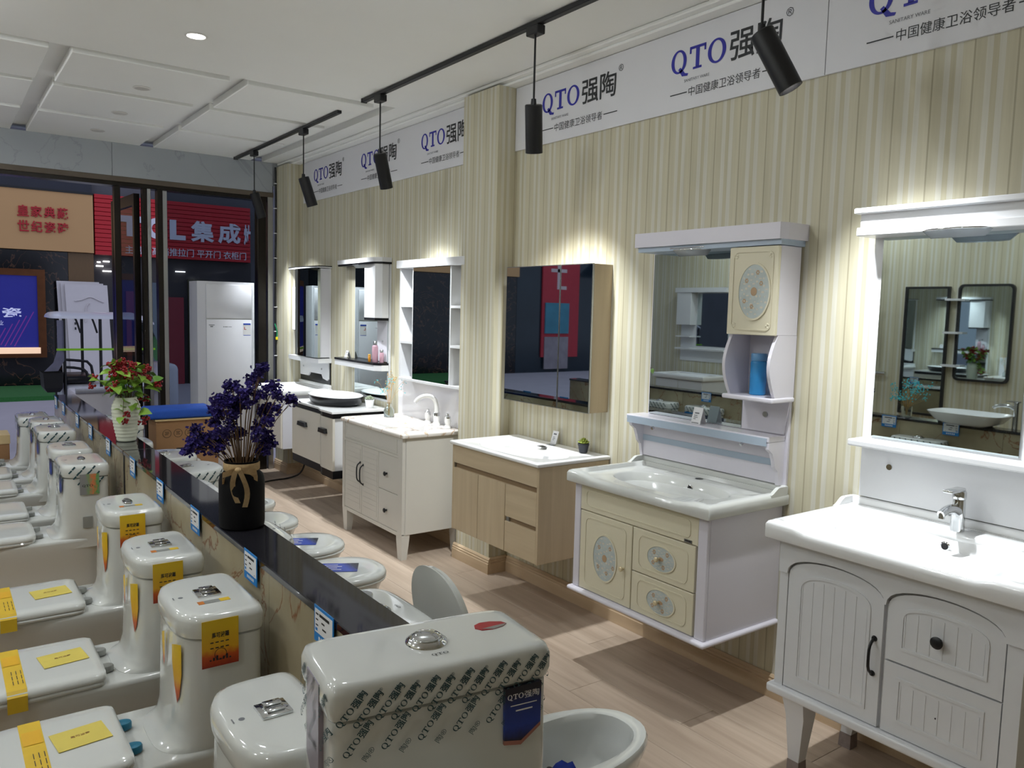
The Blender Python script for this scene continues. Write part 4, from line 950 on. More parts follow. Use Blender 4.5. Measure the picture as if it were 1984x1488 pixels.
b = basin_top(B(), 2.425, 2.912, 4.48, 5.445, .808, .838, (2.66, 4.98), (.14, .24), .12, .001, .010); bs = obj('marble_top', b, WHITEM, V4, 50)
obj('upstand', box(B(), 2.893, 2.913, 4.49, 5.43, .835, 1.12), M('glossy_splash', '#e4e3e6', .08, coat=.5, var=.01), V4)
WG = M('white_tap_enamel', '#e9e9e6', .12, var=.01, coat=.4)
fa = obj('faucet', lathe(B(), [(.030, .838), (.028, .85), (.021, .862), (.024, .90), (.019, .925)], 24, (2.83, 4.75, 0)), WG, V4, 40)
obj('spout', tube(B(), [(2.83, 4.75, .92), (2.83, 4.752, .98), (2.815, 4.76, 1.03), (2.76, 4.775, 1.05), (2.705, 4.79, 1.03), (2.685, 4.797, 1.0)], [.019, .012], 14, smooth=2), WG, fa, 50)
obj('chrome_collar', lathe(B(), [(.0245, .905), (.025, .925), (.0215, .928)], 24, (2.83, 4.75, 0)), CHROME, fa, 40)
for y_ in (4.87, 4.60):
    h = obj('tap_handle', lathe(B(), [(.026, .838), (.024, .85), (.016, .86), (.023, .885), (.021, .905)], 20, (2.83, y_, 0)), WG, V4, 40)
    obj('handle_cap', lathe(B(), [(.0215, .905), (.022, .915), (.010, .925), (.011, .935), (.004, .94)], 20, (2.83, y_, 0)), CHROME, h, 40)
M3 = thing('mirror_cabinet', 'white mirror with open shelves either side above the marble-topped vanity', 'mirror', (2.85, 4.83, 1.12))
b = B(); box(b, 2.775, 2.913, 4.345, 5.265, 1.935, 1.99, .003, 1); obj('cornice', b, LACQ, M3)
obj('backboard', box(B(), 2.90, 2.914, 4.36, 5.24, 1.12, 1.935), LACQ, M3)
for y_ in (4.36, 4.528, 5.035, 5.225): obj('upright', box(B(), 2.79, 2.90, y_-.008, y_+.008, 1.14, 1.935), LACQ, M3)
obj('mirror_core', box(B(), 2.795, 2.90, 4.538, 5.026, 1.14, 1.93), LACQ, M3); obj('mirror_glass', box(B(), 2.7875, 2.795, 4.532, 5.03, 1.142, 1.932), MIRR, M3)
for z_ in (1.664, 1.40):
    for y0_, y1_ in ((4.368, 4.52), (5.043, 5.217)): obj('shelf', box(B(), 2.79, 2.90, y0_, y1_, z_-.009, z_+.009), LACQ, M3)
obj('bottom_shelf', box(B(), 2.785, 2.913, 4.35, 5.235, 1.12, 1.14, .003, 1), LACQ, M3)

# ---------------- V5: black and white wall-hung vanity with vessel basin
V5 = thing('bathroom_vanity', 'white and black wall-hung vanity with stepped front and black grips', 'vanity', (2.67, 6.05, .33))
ya, yb = 6.51, 5.59
fp = [(2.905, yb), (2.425, yb), (2.425, 5.80), (2.437, 5.86), (2.455, 5.90), (2.455, ya), (2.905, ya)]
def off(p, d_): return [(min(x_+d_, 2.905) if x_ < 2.9 else x_, y_+(d_ if y_ == yb else -d_ if y_ == ya else 0)) for x_, y_ in p]
obj('cabinet', prism(B(), off(fp, .018), 'z', .395, .80), LACQ, V5)
obj('black_plinth_band', prism(B(), off(fp, .004), 'z', .335, .395), BLACKG, V5)
obj('black_top_band', prism(B(), off(fp, .004), 'z', .80, .838), BLACKG, V5)
obj('countertop', prism(B(), off(fp, -.012), 'z', .838, .852), CERAMW, V5)
CRD = M('warm_white_gloss', '#d5d0c4', .25, var=.02, coat=.3)
b = B(); prism(b, [(2.472, 5.905), (2.454, 5.905), (2.456, ya-.002), (2.472, ya-.002)], 'z', .398, .798); d = obj('door', b, CRD, V5)
GR = lambda y_, z_, x_: prism(B(), [(y_-.085, z_), (y_+.085, z_), (y_+.07, z_+.035), (y_-.07, z_+.035)], 'x', x_-.028, x_)
obj('grip', GR(6.25, .66, 2.456), BLACKP, d)
b = B(); prism(b, [(2.443, yb+.002), (2.425, yb+.002), (2.425, 5.80), (2.437, 5.86), (2.454, 5.90), (2.472, 5.90)], 'z', .398, .798); d = obj('door', b, CRD, V5, 30)
obj('grip', prism(B(), [(5.69, .675), (5.82, .675), (5.81, .71), (5.70, .71)], 'x', 2.398, 2.426), BLACKP, d)
vb = thing('vessel_basin', 'white oval countertop basin with glossy black outside', 'basin', (2.66, 6.08, .852))
E_ = lambda s, z: [V(2.66+.20*s*math.cos(2*PI*i/48), 6.08+.31*s*math.sin(2*PI*i/48), z) for i in range(48)]
obj('outer_shell', loft(B(), [E_(.80, .852), E_(.92, .87), E_(1.0, .925), E_(.985, .925)], True, False), BLACKG, vb, 50)
obj('bowl', loft(B(), [E_(.99, .922), E_(1.0, .930), E_(.97, .932), E_(.93, .92), E_(.8, .885), E_(.5, .865), E_(.1, .862)], False, True), CERAMW, vb, 50)
M2 = thing('mirror_cabinet', 'tall mirror with curved white side cupboard and black edging', 'mirror', (2.85, 6.0, .95))
obj('backboard', box(B(), 2.902, 2.914, 5.61, 6.24, .90, 2.0), LACQ, M2)
obj('mirror_glass', box(B(), 2.896, 2.902, 5.63, 6.225, .92, 1.99), MIRR, M2)
cp = [(2.913, 5.602), (2.83, 5.602), (2.785, 5.66), (2.785, 5.80), (2.80, 6.0), (2.82, 6.42), (2.913, 6.44)]
obj('cornice', prism(B(), cp, 'z', 2.0, 2.035), LACQ, M2); obj('cornice_edge', prism(B(), [(x_+.006 if x_ < 2.9 else x_, y_) for x_, y_ in cp], 'z', 1.985, 2.0), BLACKG, M2)
kp = [(2.896, 5.615), (2.84, 5.615), (2.80, 5.66)]+[(2.80+.02*math.sin(PI*i/8*.5), 5.66+.23*i/8) for i in range(9)]+[(2.896, 5.89)]
obj('cupboard', prism(B(), kp, 'z', 1.565, 1.985), LACQ, M2, 25); obj('cupboard_edge', prism(B(), kp, 'z', 1.545, 1.565), BLACKG, M2)
obj('side_panel', box(B(), 2.893, 2.8955, 5.632, 5.80, 1.22, 1.545), LACQG, M2)
sp = [(2.896, 5.605), (2.83, 5.605), (2.79, 5.66), (2.79, 5.85), (2.80, 6.43), (2.896, 6.44)]
obj('shelf_edge', prism(B(), sp, 'z', 1.195, 1.212), BLACKG, M2); obj('shelf', prism(B(), [(x_+.004 if x_ < 2.89 else x_, y_) for x_, y_ in sp], 'z', 1.15, 1.195), LACQ, M2)
lamp_shade(M2, 2.85, 5.93, 6.12, 1.985, .05)
obj('bolt_cap', cyl(B(), (2.893, 5.70, 1.38), (2.886, 5.70, 1.38), .009, n=14), CHROME, M2, 40)

# ---------------- V6: far white wall-hung vanity beside the shop front
V6 = thing('bathroom_vanity', 'white wall-hung vanity with ceramic basin beside the air conditioner', 'vanity', (2.67, 7.1, .38))
carcass(V6, 2.46, 2.91, 6.745, 7.47, .385, .73, .855, LACQG)
for y0_, y1_, z0_, z1_ in ((6.75, 7.1, .39, .85), (7.105, 7.465, .60, .85), (7.105, 7.465, .39, .595)): obj('door' if z1_-z0_ > .3 else 'drawer', box(B(), 2.443, 2.46, y0_, y1_, z0_, z1_, .002, 1), CRD, V6)
b = basin_top(B(), 2.41, 2.912, 6.72, 7.485, .855, .905, (2.65, 7.1), (.15, .27), .12, .014, .014); bs = obj('basin', b, CERAMW, V6, 50)
obj('rear_lip', box(B(), 2.885, 2.913, 6.73, 7.48, .895, .935, .01, 3), CERAMW, bs, 50)
M1 = thing('mirror_cabinet', 'white mirror with curved glass door and black splash notch beside the shop front', 'mirror', (2.85, 7.1, .92))
obj('backboard', box(B(), 2.90, 2.914, 6.765, 7.48, 1.14, 1.985), LACQ, M1)
cp = [(2.913, 6.745), (2.785, 6.745)]+[(2.785-.025*math.sin(PI*i/10), 6.745+.735*i/10) for i in range(1, 10)]+[(2.785, 7.48), (2.913, 7.485)]
obj('cornice', prism(B(), cp, 'z', 1.985, 1.995), LACQ, M1, 25); obj('cornice_edge', prism(B(), cp, 'z', 1.995, 2.003), BLACKG, M1)
obj('cupboard', box(B(), 2.80, 2.90, 6.765, 7.265, 1.185, 1.98), LACQG, M1)
cv = [(2.80, 6.735), (2.775, 6.735)]+[(2.775-.028*math.sin(PI*i/12), 6.735+.54*i/12) for i in range(1, 12)]+[(2.775, 7.275), (2.80, 7.275)]
obj('mirror_door', prism(B(), cv, 'z', 1.185, 1.98), MIRR, M1, 25)
obj('side_box', box(B(), 2.82, 2.90, 7.275, 7.475, 1.41, 1.82, .006, 2), M('lit_white_acrylic', '#f2f2f2', .3), M1)
obj('shelf', prism(B(), [(x_, y_) for x_, y_ in cp], 'z', 1.135, 1.175), LACQ, M1, 25)
b = B(); prism(b, [(6.775, .985), (6.80, .97), (6.9, .985), (6.93, 1.02), (7.2, 1.02), (7.24, .985), (7.45, .985), (7.46, 1.135), (6.775, 1.135)], 'x', 2.893, 2.905); obj('splash_panel', b, LACQ, M1)
obj('splash_backing', box(B(), 2.905, 2.913, 6.76, 7.47, .936, 1.135), BLACKG, M1)
for y_ in (7.36, 6.92): obj('bolt_cap', cyl(B(), (2.893, y_, 1.07), (2.887, y_, 1.07), .008, n=12), STEEL, M1, 40)
# ================================================================== SMALL THINGS INDOORS
# ---- price tags hooked over the coping
def price_tag(x, y, side, label, group, z=.76, tilt=0):
    """side -1: hangs on the -x face, +1 on the +x face"""
    t = thing('price_tag', label, 'price tag', (x, y, z), group=group)
    u = (0, -1, 0) if side < 0 else (0, 1, 0); w_ = .125
    xa, xb = (x-.002, x) if side < 0 else (x, x+.002)
    obj('card', box(B(), xa, xb, y-w_/2, y+w_/2, z, z+.098), BLUEC, t)
    xo = x-.0024 if side < 0 else x+.0024
    obj('white_panel', box(B(), min(x, xo), max(x, xo), y-w_/2+.006, y+w_/2-.006, z+.026, z+.09), PAPER, t)
    o_ = (xo, y+w_/2 if side < 0 else y-w_/2, z)
    b = B(); bars(b, o_, u, (0, 0, 1), [(.012, .03, .075, .08), (.036, .10, .074, .082), (.012, .028, .06, .064), (.05, .07, .058, .063), (.012, .028, .045, .049), (.055, .08, .043, .048), (.1, .104, .03, .034)], .0003); obj('print', b, INKK, t)
    b = B(); bars(b, (x-.0021 if side < 0 else x+.0021, o_[1], z), u, (0, 0, 1), [(.03+.014*k, .039+.014*k, .008, .018) for k in range(5)], .0003); obj('footer_print', b, INKW, t)
    b = B(); bars(b, o_, u, (0, 0, 1), [(.010, .024, .031, .039)], .0004); obj('logo_print', b, BLUEC, t)
    return t
for y, lb_ in ((7.40, 'at the street end of the half wall'), (6.95, 'above the toilet beside the brown entrance carton'), (6.23, 'above the toilet with purple film'), (5.66, 'above the toilet with faceted square button'), (5.03, 'below the ribbed white vase'),
               (4.34, 'just past the black joint in the half wall'), (3.74, 'above the toilet with oval button and promo sticker'), (3.155, 'below the black flower jar on the joint side'), (2.49, 'above the toilet with teal hinge caps'), (1.90, 'beside the lid of the tape-wrapped toilet')):
    price_tag(.803, y, -1, 'blue-edged white price tag '+lb_, 'price tags on the half wall')
for y in (2.95, 3.45, 4.3, 5.4): price_tag(-.649, y, 1, 'white price tag with blue edge on the half wall opposite the vanities', 'price tags on the second half wall')

# ---- ribbed white vase + berry branches
vc = V(.883, 4.93, .852)
prof = [(.045, 0), (.05, .004)]
for i in range(40):
    t_ = i/39; z = .006+t_*.246; r = .05+.026*math.sin(PI*min(1, t_*1.05)*.62)-(.018*max(0, (t_-.78)/.22)); prof.append((r+.0022*math.sin(i*2.0), z))
prof += [(prof[-1][0]-.006, .252), (prof[-1][0]-.008, .2), (.03, .02)]
VM = M('ribbed_vase_glaze', '#d8dccb', .3, var=.03)
single('ribbed_vase', lathe(B(), prof, 36, vc), VM, 'white ribbed ceramic vase standing on the granite coping', 'vase', smooth=60)
bq = thing('berry_branches', 'bunch of green leaves and red berries in the ribbed vase', 'plant', tuple(vc+V(0, 0, .21)))
LEAF = M('light_green_leaf', '#7fa53a', .45, var=.35, scale=4); LEAF2 = M('mid_green_leaf', '#5f8f34', .45, var=.3, scale=4)
STEM = M('brown_stem', '#5d4a2c', .7, var=.3); BERRY = M('dark_red_berry', '#8c1820', .25, var=.4, scale=60)
def leaf_mesh(mat, L_, W_):
    b = B(); n = 6; pr_ = []
    for i in range(n+1):
        t_ = i/n; w2 = W_*math.sin(PI*t_**.75)**.9*(1 if i % 2 == 0 else .9); pr_.append((t_*L_, w2))
    mid = [b.verts.new((x_, 0, .10*L_*math.sin(PI*x_/L_)-.25*x_*x_/L_)) for x_, _ in pr_]
    for s in (-1, 1):
        ed = [b.verts.new((x_, s*w2, mid[i].co.z+.25*w2)) for i, (x_, w2) in enumerate(pr_)]
        for i in range(n): b.faces.new((mid[i], mid[i+1], ed[i+1], ed[i])) if s > 0 else b.faces.new((mid[i], ed[i], ed[i+1], mid[i+1]))
    bmesh.ops.remove_doubles(b, verts=b.verts, dist=1e-6)
    me = bpy.data.meshes.new('leaf'); b.to_mesh(me); b.free(); me.materials.append(mat); me.polygons.foreach_set('use_smooth', [True]*len(me.polygons)); return me
LM = [leaf_mesh(LEAF, .078, .032), leaf_mesh(LEAF2, .066, .028), leaf_mesh(LEAF, .056, .024)]
def child_mesh(name, me, parent, mat4):
    o = bpy.data.objects.new(name, me); COL.objects.link(o); o.parent = parent; o.matrix_local = mat4; return o
random.seed(21)
sb = B(); tips = []
for k in range(20):
    a = 2*PI*k/20+random.uniform(-.2, .2); sp = random.uniform(.02, .15); h = random.uniform(.09, .235)-sp*.25
    p0 = V(.012*math.cos(a), .012*math.sin(a), -.12); p1 = V(.03*math.cos(a), .03*math.sin(a), .04); p2 = V(sp*math.cos(a), sp*math.sin(a), .02+h)
    tube(sb, [p0, p1, (p1+p2)/2+V(0, 0, .015), p2], [.0022, .0012], 6, smooth=1); tips.append((p1, p2, a))
for a, z_ in ((-.9, -.10), (-1.9, -.09), (.2, -.02)):     # drooping sprigs
    p1 = V(.036*math.cos(a), .036*math.sin(a), .045); p2 = V(.10*math.cos(a), .10*math.sin(a), z_+.03)
    tube(sb, [V(0, 0, -.05), p1, (p1+p2)/2+V(.02*math.cos(a), .02*math.sin(a), .03), p2], [.002, .0012], 6, smooth=1); tips.append((p1, p2, a))
obj('stems', sb, STEM, bq, 60, w=False)
for p1, p2, a in tips:
    for j in range(4):
        q = p1.lerp(p2, (.3, .55, .8, 1.0)[j]); aa = a+random.uniform(-1.3, 1.3); el = random.uniform(-.7, .5)
        child_mesh('leaf', random.choice(LM), bq, Matrix.Translation(q) @ Matrix.Rotation(aa, 4, 'Z') @ Matrix.Rotation(el, 4, 'Y') @ Matrix.Rotation(random.uniform(-.8, .8), 4, 'X') @ Matrix.Scale(random.uniform(.75, 1.15), 4))
    for _ in range(2):
        b = B(); c = V(p2.x*1.12, p2.y*1.12, p2.z)+V(random.uniform(-.02, .02), random.uniform(-.02, .02), random.uniform(-.03, .025))
        for q in range(12): ball(b, c+V(random.uniform(-.018, .018), random.uniform(-.018, .018), random.uniform(-.015, .015)), random.uniform(.006, .0085), 1)
        obj('berry_cluster', b, BERRY, bq, 80, w=False)

# ---- black jar with burlap bow and dried purple statice
jc = V(.884, 2.838, .852)
J = thing('flower_jar', 'matt black jar with burlap bow standing on the granite coping', 'jar', tuple(jc))
obj('jar', lathe(B(), [(.070, 0), (.077, .004), (.079, .02), (.079, .165), (.074, .188), (.060, .203), (.058, .235), (.061, .240), (.056, .240), (.053, .2), (.07, .16), (.07, .02)], 40, jc), M('matt_black_jar', '#0c0c10', .7, var=.25, bump=.15, bscale=200, spec=.2), J, 40)
BUR = M('burlap_ribbon', '#b89c72', .9, var=.25, scale=90, bump=.5)
obj('ribbon', lathe(B(), [(.0605, .206), (.0625, .208), (.0625, .232), (.0605, .234)], 40, jc, False, False), BUR, J, 60)
fd = V(-.45, -.89, 0); sd = V(.89, -.45, 0)     # the bow sits on the side facing the room entrance
def strip(pts, w_, wdir):
    b = B(); L0 = [(p-wdir*w_/2) for p in pts]; L1 = [(p+wdir*w_/2) for p in pts]
    va = [b.verts.new(p) for p in L0]; vb_ = [b.verts.new(p) for p in L1]
    for i in range(len(pts)-1): b.faces.new((va[i], va[i+1], vb_[i+1], vb_[i]))
    bmesh.ops.solidify(b, geom=b.faces[:], thickness=.0012); return b
k0 = jc+fd*.066+V(0, 0, .217)
for s, dr, ln in ((1, -.02, .065), (-1, -.03, .055)):
    pts = [k0+sd*s*ln*math.sin(PI*i/10)*(1 if i < 6 else .92)+fd*(.012*math.sin(PI*i/5))+V(0, 0, dr*math.sin(PI*i/10)+(.012 if i < 5 else -.012)*math.sin(PI*i/10)) for i in range(11)]
    obj('bow_loop', strip(pts, .02, V(0, 0, 1)), BUR, J, 60)
for s, ln in ((-1, .115), (1, .13)):
    pts = [k0+fd*(.014+.004*math.sin(i*.9))+sd*(s*(.006+.018*math.sin(PI*i/8*.9))+.012*i/8)+V(0, 0, -ln*i/8) for i in range(9)]
    obj('ribbon_tail', strip(pts, .018, sd), BUR, J, 60)
obj('bow_knot', ball(B(), k0+fd*.006, .012, 2, (1, 1, .9)), BUR, J, 60)
st = thing('dried_flowers', 'bunch of dried purple statice in the black jar', 'flowers', tuple(jc+V(0, 0, .238)))
PUR = M('purple_statice', '#37297e', .7, var=.45, scale=40); PUR2 = M('deep_purple_statice', '#291c62', .7, var=.45, scale=40); DRY = M('dry_brown_stem', '#6b5136', .8, var=.3)
HEADS = [(.045,-.065,.331),(.045,-.038,.305),(.063,.059,.28),(-.011,.068,.268),(-.014,-.029,.253),(.028,.007,.25),(.101,-.036,.26),(.099,-.1,.246),(.162,-.034,.228),(-.057,.002,.211),(.063,-.028,.236),(-.05,.073,.181),(-.011,.027,.177),(-.068,.095,.134),(.078,.023,.177),(.131,.028,.181),(.072,-.066,.148),(-.116,.138,.097),(-.097,.13,.064),(-.154,.092,.068),(-.091,-.008,.111),(-.06,.155,.037),(-.037,.015,.137),(-.048,.022,.099),(.08,.045,.112),(.085,-.023,.089),(.083,-.047,.065),(.011,.07,.09),(.025,-.088,.103),(-.042,.102,.156),(.002,.01,.212),(.005,-.048,.216),(-.089,.119,.081),(-.042,.136,.062),(-.03,-.005,.164),(.169,-.06,.221),(-.059,.04,.216),(-.013,.092,.193),(.086,.013,.171),(-.147,.07,.052),(-.096,.152,.036),(-.054,.087,.033),(.074,-.001,.032),(-.011,.113,.252)]
random.seed(8)
def statice_mesh(mat, seed):
    random.seed(seed); b = B()
    for q in range(34):
        t_ = q/34; c = V(.030*(t_-.5)*1.6, random.gauss(0, .0095), random.gauss(0, .0075))
        a = random.uniform(0, 2*PI); e = random.uniform(-1.2, 1.2); r = random.uniform(.005, .0085)
        m4 = Matrix.Translation(c) @ Matrix.Rotation(a, 4, 'Z') @ Matrix.Rotation(e, 4, 'Y'); n = 6
        ctr = b.verts.new(m4 @ V(0, 0, -r*.5)); rim = [b.verts.new(m4 @ V(r*math.cos(2*PI*k/n), r*math.sin(2*PI*k/n), r*(.35 if k % 2 else .0))) for k in range(n)]
        for k in range(n): b.faces.new((ctr, rim[k], rim[(k+1) % n]))
    me = bpy.data.meshes.new('flower_head'); b.to_mesh(me); b.free(); me.materials.append(mat); return me
SM = [statice_mesh(PUR, 1), statice_mesh(PUR2, 2), statice_mesh(PUR, 3), statice_mesh(PUR2, 4)]
random.seed(14); sb = B()
for i, h in enumerate(HEADS):
    h = V(*h); hz = V(h.x*.22, h.y*.22, -.03)
    base = V(h.x*.12, h.y*.12, -.16)
    if base.xy.length > .035: base.xy = base.xy.normalized()*.035
    if hz.xy.length > .042: hz.xy = hz.xy.normalized()*.042
    mid = hz.lerp(h, .55)+V(-h.x*.1, -h.y*.1, .01)
    tube(sb, [base, hz, mid, h], [.0024, .0010], 5, smooth=1)
    for k in range(2 if i % 3 else 3):
        off_ = V(random.uniform(-.018, .018), random.uniform(-.018, .018), random.uniform(-.014, .014))*(k > 0)
        child_mesh('flower_head', random.choice(SM), st, Matrix.Translation(h+off_) @ Matrix.Rotation(random.uniform(0, 6), 4, 'Z') @ Matrix.Rotation(random.uniform(-.7, .7), 4, 'Y') @ Matrix.Scale(random.uniform(.8, 1.15), 4))
        if k: tube(sb, [mid.lerp(h, .5), h+off_], .0009, 4)
obj('stems', sb, DRY, st, 60, w=False)

# ---- potted succulents
def succulent(x, y, z, potm, leafm, label, rp=.03, hp=.05, prof=None):
    t = thing('potted_succulent', label, 'plant', (x, y, z))
    obj('pot', lathe(B(), prof or [(rp*.72, 0), (rp*.75, .003), (rp*.98, hp-.012), (rp*1.04, hp-.01), (rp*1.04, hp), (rp*.92, hp), (rp*.88, hp-.008)], 28, (x, y, z)), potm, t, 40)
    obj('soil', lathe(B(), [(rp*.89, hp-.009), (rp*.89, hp-.007)], 24, (x, y, z)), M('potting_soil', '#3a2f26', .9, var=.3), t)
    for lay, (n, rr, tl, sc) in enumerate(((9, .021, .55, 1), (7, .014, .95, .9), (5, .007, 1.25, .75))):
        for k in range(n):
            a = 2*PI*k/n+lay*.4; b = ball(B(), (0, 0, 0), .0125*sc, 1, (1.25, .8, .38))
            obj('leaf', b, leafm, t, 80, xf=Matrix.Translation(V(x, y, z+hp+.004+lay*.008)) @ Matrix.Rotation(a, 4, 'Z') @ Matrix.Translation(V(rr*rp/.03, 0, 0)) @ Matrix.Rotation(-tl, 4, 'Y') @ Matrix.Scale(rp/.03, 4))
succulent(2.845, 3.215, .8905, M('black_pot', '#2b2d34', .6), M('lime_succulent', '#9aa84a', .5, var=.3, scale=30), 'small green succulent in black pot on the oak vanity')
succulent(2.79, 5.72, .8525, M('white_pot', '#e4e4e4', .4), M('grey_succulent', '#8f9a84', .5, var=.3, scale=30), 'small pale succulent in white pot beside the black-sided basin', .036, .066)

# ---- folded price cards
def tent_card(x, y, z, label, h=.06, w_=.05, rz=0, text=True):
    t = thing('price_card', label, 'card', (x, y, z), rz, 'folded price cards')
    for s in (-1, 1):
        if s > 0 and not text: continue
        b = loft(B(), [[V(s*.022, -w_/2, 0), V(s*.022, w_/2, 0), V(0, w_/2, h), V(0, -w_/2, h)], [V(s*.022-.0008*s, -w_/2, 0), V(s*.022-.0008*s, w_/2, 0), V(-.0006*s, w_/2, h), V(-.0006*s, -w_/2, h)]]); o = obj('card_face', b, PAPER, t, w=False)
        if s < 0:
            d_ = V(-.022, 0, 0)-V(0, 0, h); v_ = (V(0, 0, h)-V(-.022, 0, 0)).normalized()
            b = B(); bars(b, (-.0225, w_/2, .0), (0, -1, 0), v_, [(.012, .038, .048, .054), (.01, .03, .038, .041), (.01, .034, .03, .033), (.01, .024, .022, .025), (.004, .046, .003, .007)], .0006); obj('print', b, INKG, t, w=False)
tent_card(2.84, 2.42, 1.1525, 'white folded price card on the shelf of the flowered mirror cabinet', .075, .055)
tent_card(2.865, 6.30, 1.2125, 'white folded price card on the black-edged shelf', .062, .05)
t = thing('price_card', 'clear upright price card leaning on the oak vanity basin', 'card', (2.87, 3.50, .8905))
obj('card_face', loft(B(), [[V(2.862, 3.475, .891), V(2.862, 3.525, .891), V(2.885, 3.525, .965), V(2.885, 3.475, .965)], [V(2.864, 3.475, .891), V(2.864, 3.525, .891), V(2.887, 3.525, .965), V(2.887, 3.475, .965)]]), PAPER, t)
obj('holder_foot', box(B(), 2.835, 2.866, 3.474, 3.526, .8905, .8925), M('clear_acrylic', '#b9bfc4', .1, trans=.6), t)
b = B(); bars(b, (2.8616, 3.525, .891), (0, -1, 0), (.3, 0, .954), [(.012, .038, .056, .064), (.012, .03, .04, .043), (.012, .034, .032, .035), (.012, .028, .024, .027)], .0006); obj('print', b, INKG, t)

# ---- bottles
def bottle(name, x, y, z, prof, mat, label, cap=None, capm=None):
    t = thing(name, label, 'bottle', (x, y, z)); obj('body', lathe(B(), prof, 28, (x, y, z)), mat, t, 40)
    if cap: obj('cap', lathe(B(), cap, 24, (x, y, z)), capm or STEEL, t, 40)
BLG = M('blue_liquid_bottle', '#3f9fe0', .15, trans=.35, var=.15, scale=20)
bottle('blue_bottle', 2.838, 2.105, 1.3185, [(.031, 0), (.034, .003), (.034, .135), (.032, .142), (.030, .144)], BLG, 'translucent blue toiletry bottle standing in the mirror niche', [(.033, .144), (.0335, .147), (.0335, .172), (.031, .176)], M('pale_blue_cap', '#6aa0cf', .3, trans=.2))
PK = M('pink_lotion', '#dbb2c0', .2, trans=.3, var=.05)
bottle('pink_bottle', 2.835, 5.72, 1.2125, [(.022, 0), (.0245, .003), (.0245, .115), (.022, .13), (.012, .138)], PK, 'pink lotion bottle with silver cap on the black-edged shelf', [(.0125, .138), (.0145, .14), (.0145, .165), (.012, .168)])
bottle('pink_bottle', 2.868, 5.67, 1.2125, [(.016, 0), (.018, .003), (.018, .07), (.014, .08)], PK, 'short pink bottle at the wall end of the black-edged shelf', [(.0145, .08), (.0145, .10), (.012, .103)])
bottle('amber_vial', 2.825, 5.80, 1.2125, [(.010, 0), (.011, .002), (.011, .045), (.009, .048)], M('amber_plastic', '#c98a2c', .25, var=.1), 'tiny amber vial on the black-edged shelf', [(.0105, .048), (.0105, .058), (.008, .06)], M('amber_cap', '#d9a648', .3))

# ---- glass vase with dried grass and blue gypsophila on the marble top
g = thing('glass_vase', 'small clear glass bottle vase on the marble-topped vanity', 'vase', (2.73, 5.27, .8385))
obj('glass', lathe(B(), [(.036, 0), (.039, .003), (.039, .05), (.032, .065), (.016, .078), (.015, .095), (.019, .1), (.0165, .1), (.0125, .093), (.0135, .079), (.029, .063), (.0365, .048), (.0365, .006), (.01, .005)], 32, (2.73, 5.27, .8385)), GLASS, g, 50)
dg_ = thing('dried_grass', 'dried wheat and tiny blue flowers in the glass vase', 'flowers', (2.73, 5.27, .935))
random.seed(4); gs, bf, wh = B(), B(), B()
for k in range(16):
    a = random.uniform(0, 2*PI); h = random.uniform(.10, .23); sp = random.uniform(.03, .12); p2 = V(sp*math.cos(a), sp*math.sin(a), h)
    tube(gs, [V(.003*math.cos(a), .003*math.sin(a), -.08), V(.006*math.cos(a), .006*math.sin(a), .01), p2*.6+V(0, 0, .03), p2], .0009, 4, smooth=1)
    for q in range(5):
        c = p2+V(random.gauss(0, .014), random.gauss(0, .014), random.gauss(0, .014)); ball(bf if k % 3 else wh, c, .0036 if k % 3 else .003, 1, (1, 1, 1 if k % 3 else 2.2)); tube(gs, [p2*.9, c], .0005, 3)
obj('stalks', gs, M('straw_stalk', '#b9955a', .8, var=.2), dg_, w=False); obj('blue_florets', bf, M('turquoise_floret', '#3fc0cc', .6, var=.2), dg_, 80, w=False); obj('wheat_ears', wh, M('wheat_ear', '#c5a468', .8, var=.2), dg_, 80, w=False)

# ---- air conditioner, carton with cushion, carton by the entrance
AC = thing('air_conditioner', 'tall white floor-standing air conditioner in front of the glass', 'air conditioner', (2.16, 7.42, 0))
b = B(); prism(b, [(1.905, 7.60), (1.905, 7.34), (1.96, 7.285), (2.375, 7.285), (2.40, 7.31), (2.40, 7.60)], 'z', .06, 1.84); obj('cabinet', b, M('ac_white', '#c2c3c9', .3, var=.01, coat=.2), AC)
ACW = M('ac_front_white', '#c8c9cf', .22, var=.01, coat=.3)
obj('upper_panel', box(B(), 1.965, 2.365, 7.272, 7.286, 1.515, 1.815, .004, 2), ACW, AC, 40); obj('lower_panel', box(B(), 1.965, 2.365, 7.272, 7.286, .10, 1.505, .004, 2), ACW, AC, 40)
obj('seam_strip', box(B(), 1.965, 2.365, 7.276, 7.287, 1.505, 1.515), STEEL, AC); obj('base', box(B(), 1.895, 2.405, 7.27, 7.61, 0, .06, .004, 1), M('ac_grey_base', '#8b8d92', .5), AC)
obj('side_trim', box(B(), 2.366, 2.376, 7.276, 7.287, .10, 1.82), M('ac_side_trim', '#c9cbd2', .3), AC)
el_ = obj('energy_label', box(B(), 2.285, 2.355, 7.2705, 7.273, 1.36, 1.475), PAPER, AC)
b = B(); bars(b, (2.285, 7.2703, 1.36), (1, 0, 0), (0, 0, 1), [(.002, .068, .098, .112), (.002, .068, .002, .007)], .0004); obj('label_band', b, M('label_blue', '#2448b8', .5), el_)
b = B(); bars(b, (2.285, 7.2703, 1.36), (1, 0, 0), (0, 0, 1), [(.01, .016, .055, .08), (.016, .03, .055, .06)], .0004); obj('label_mark', b, INKR, el_)
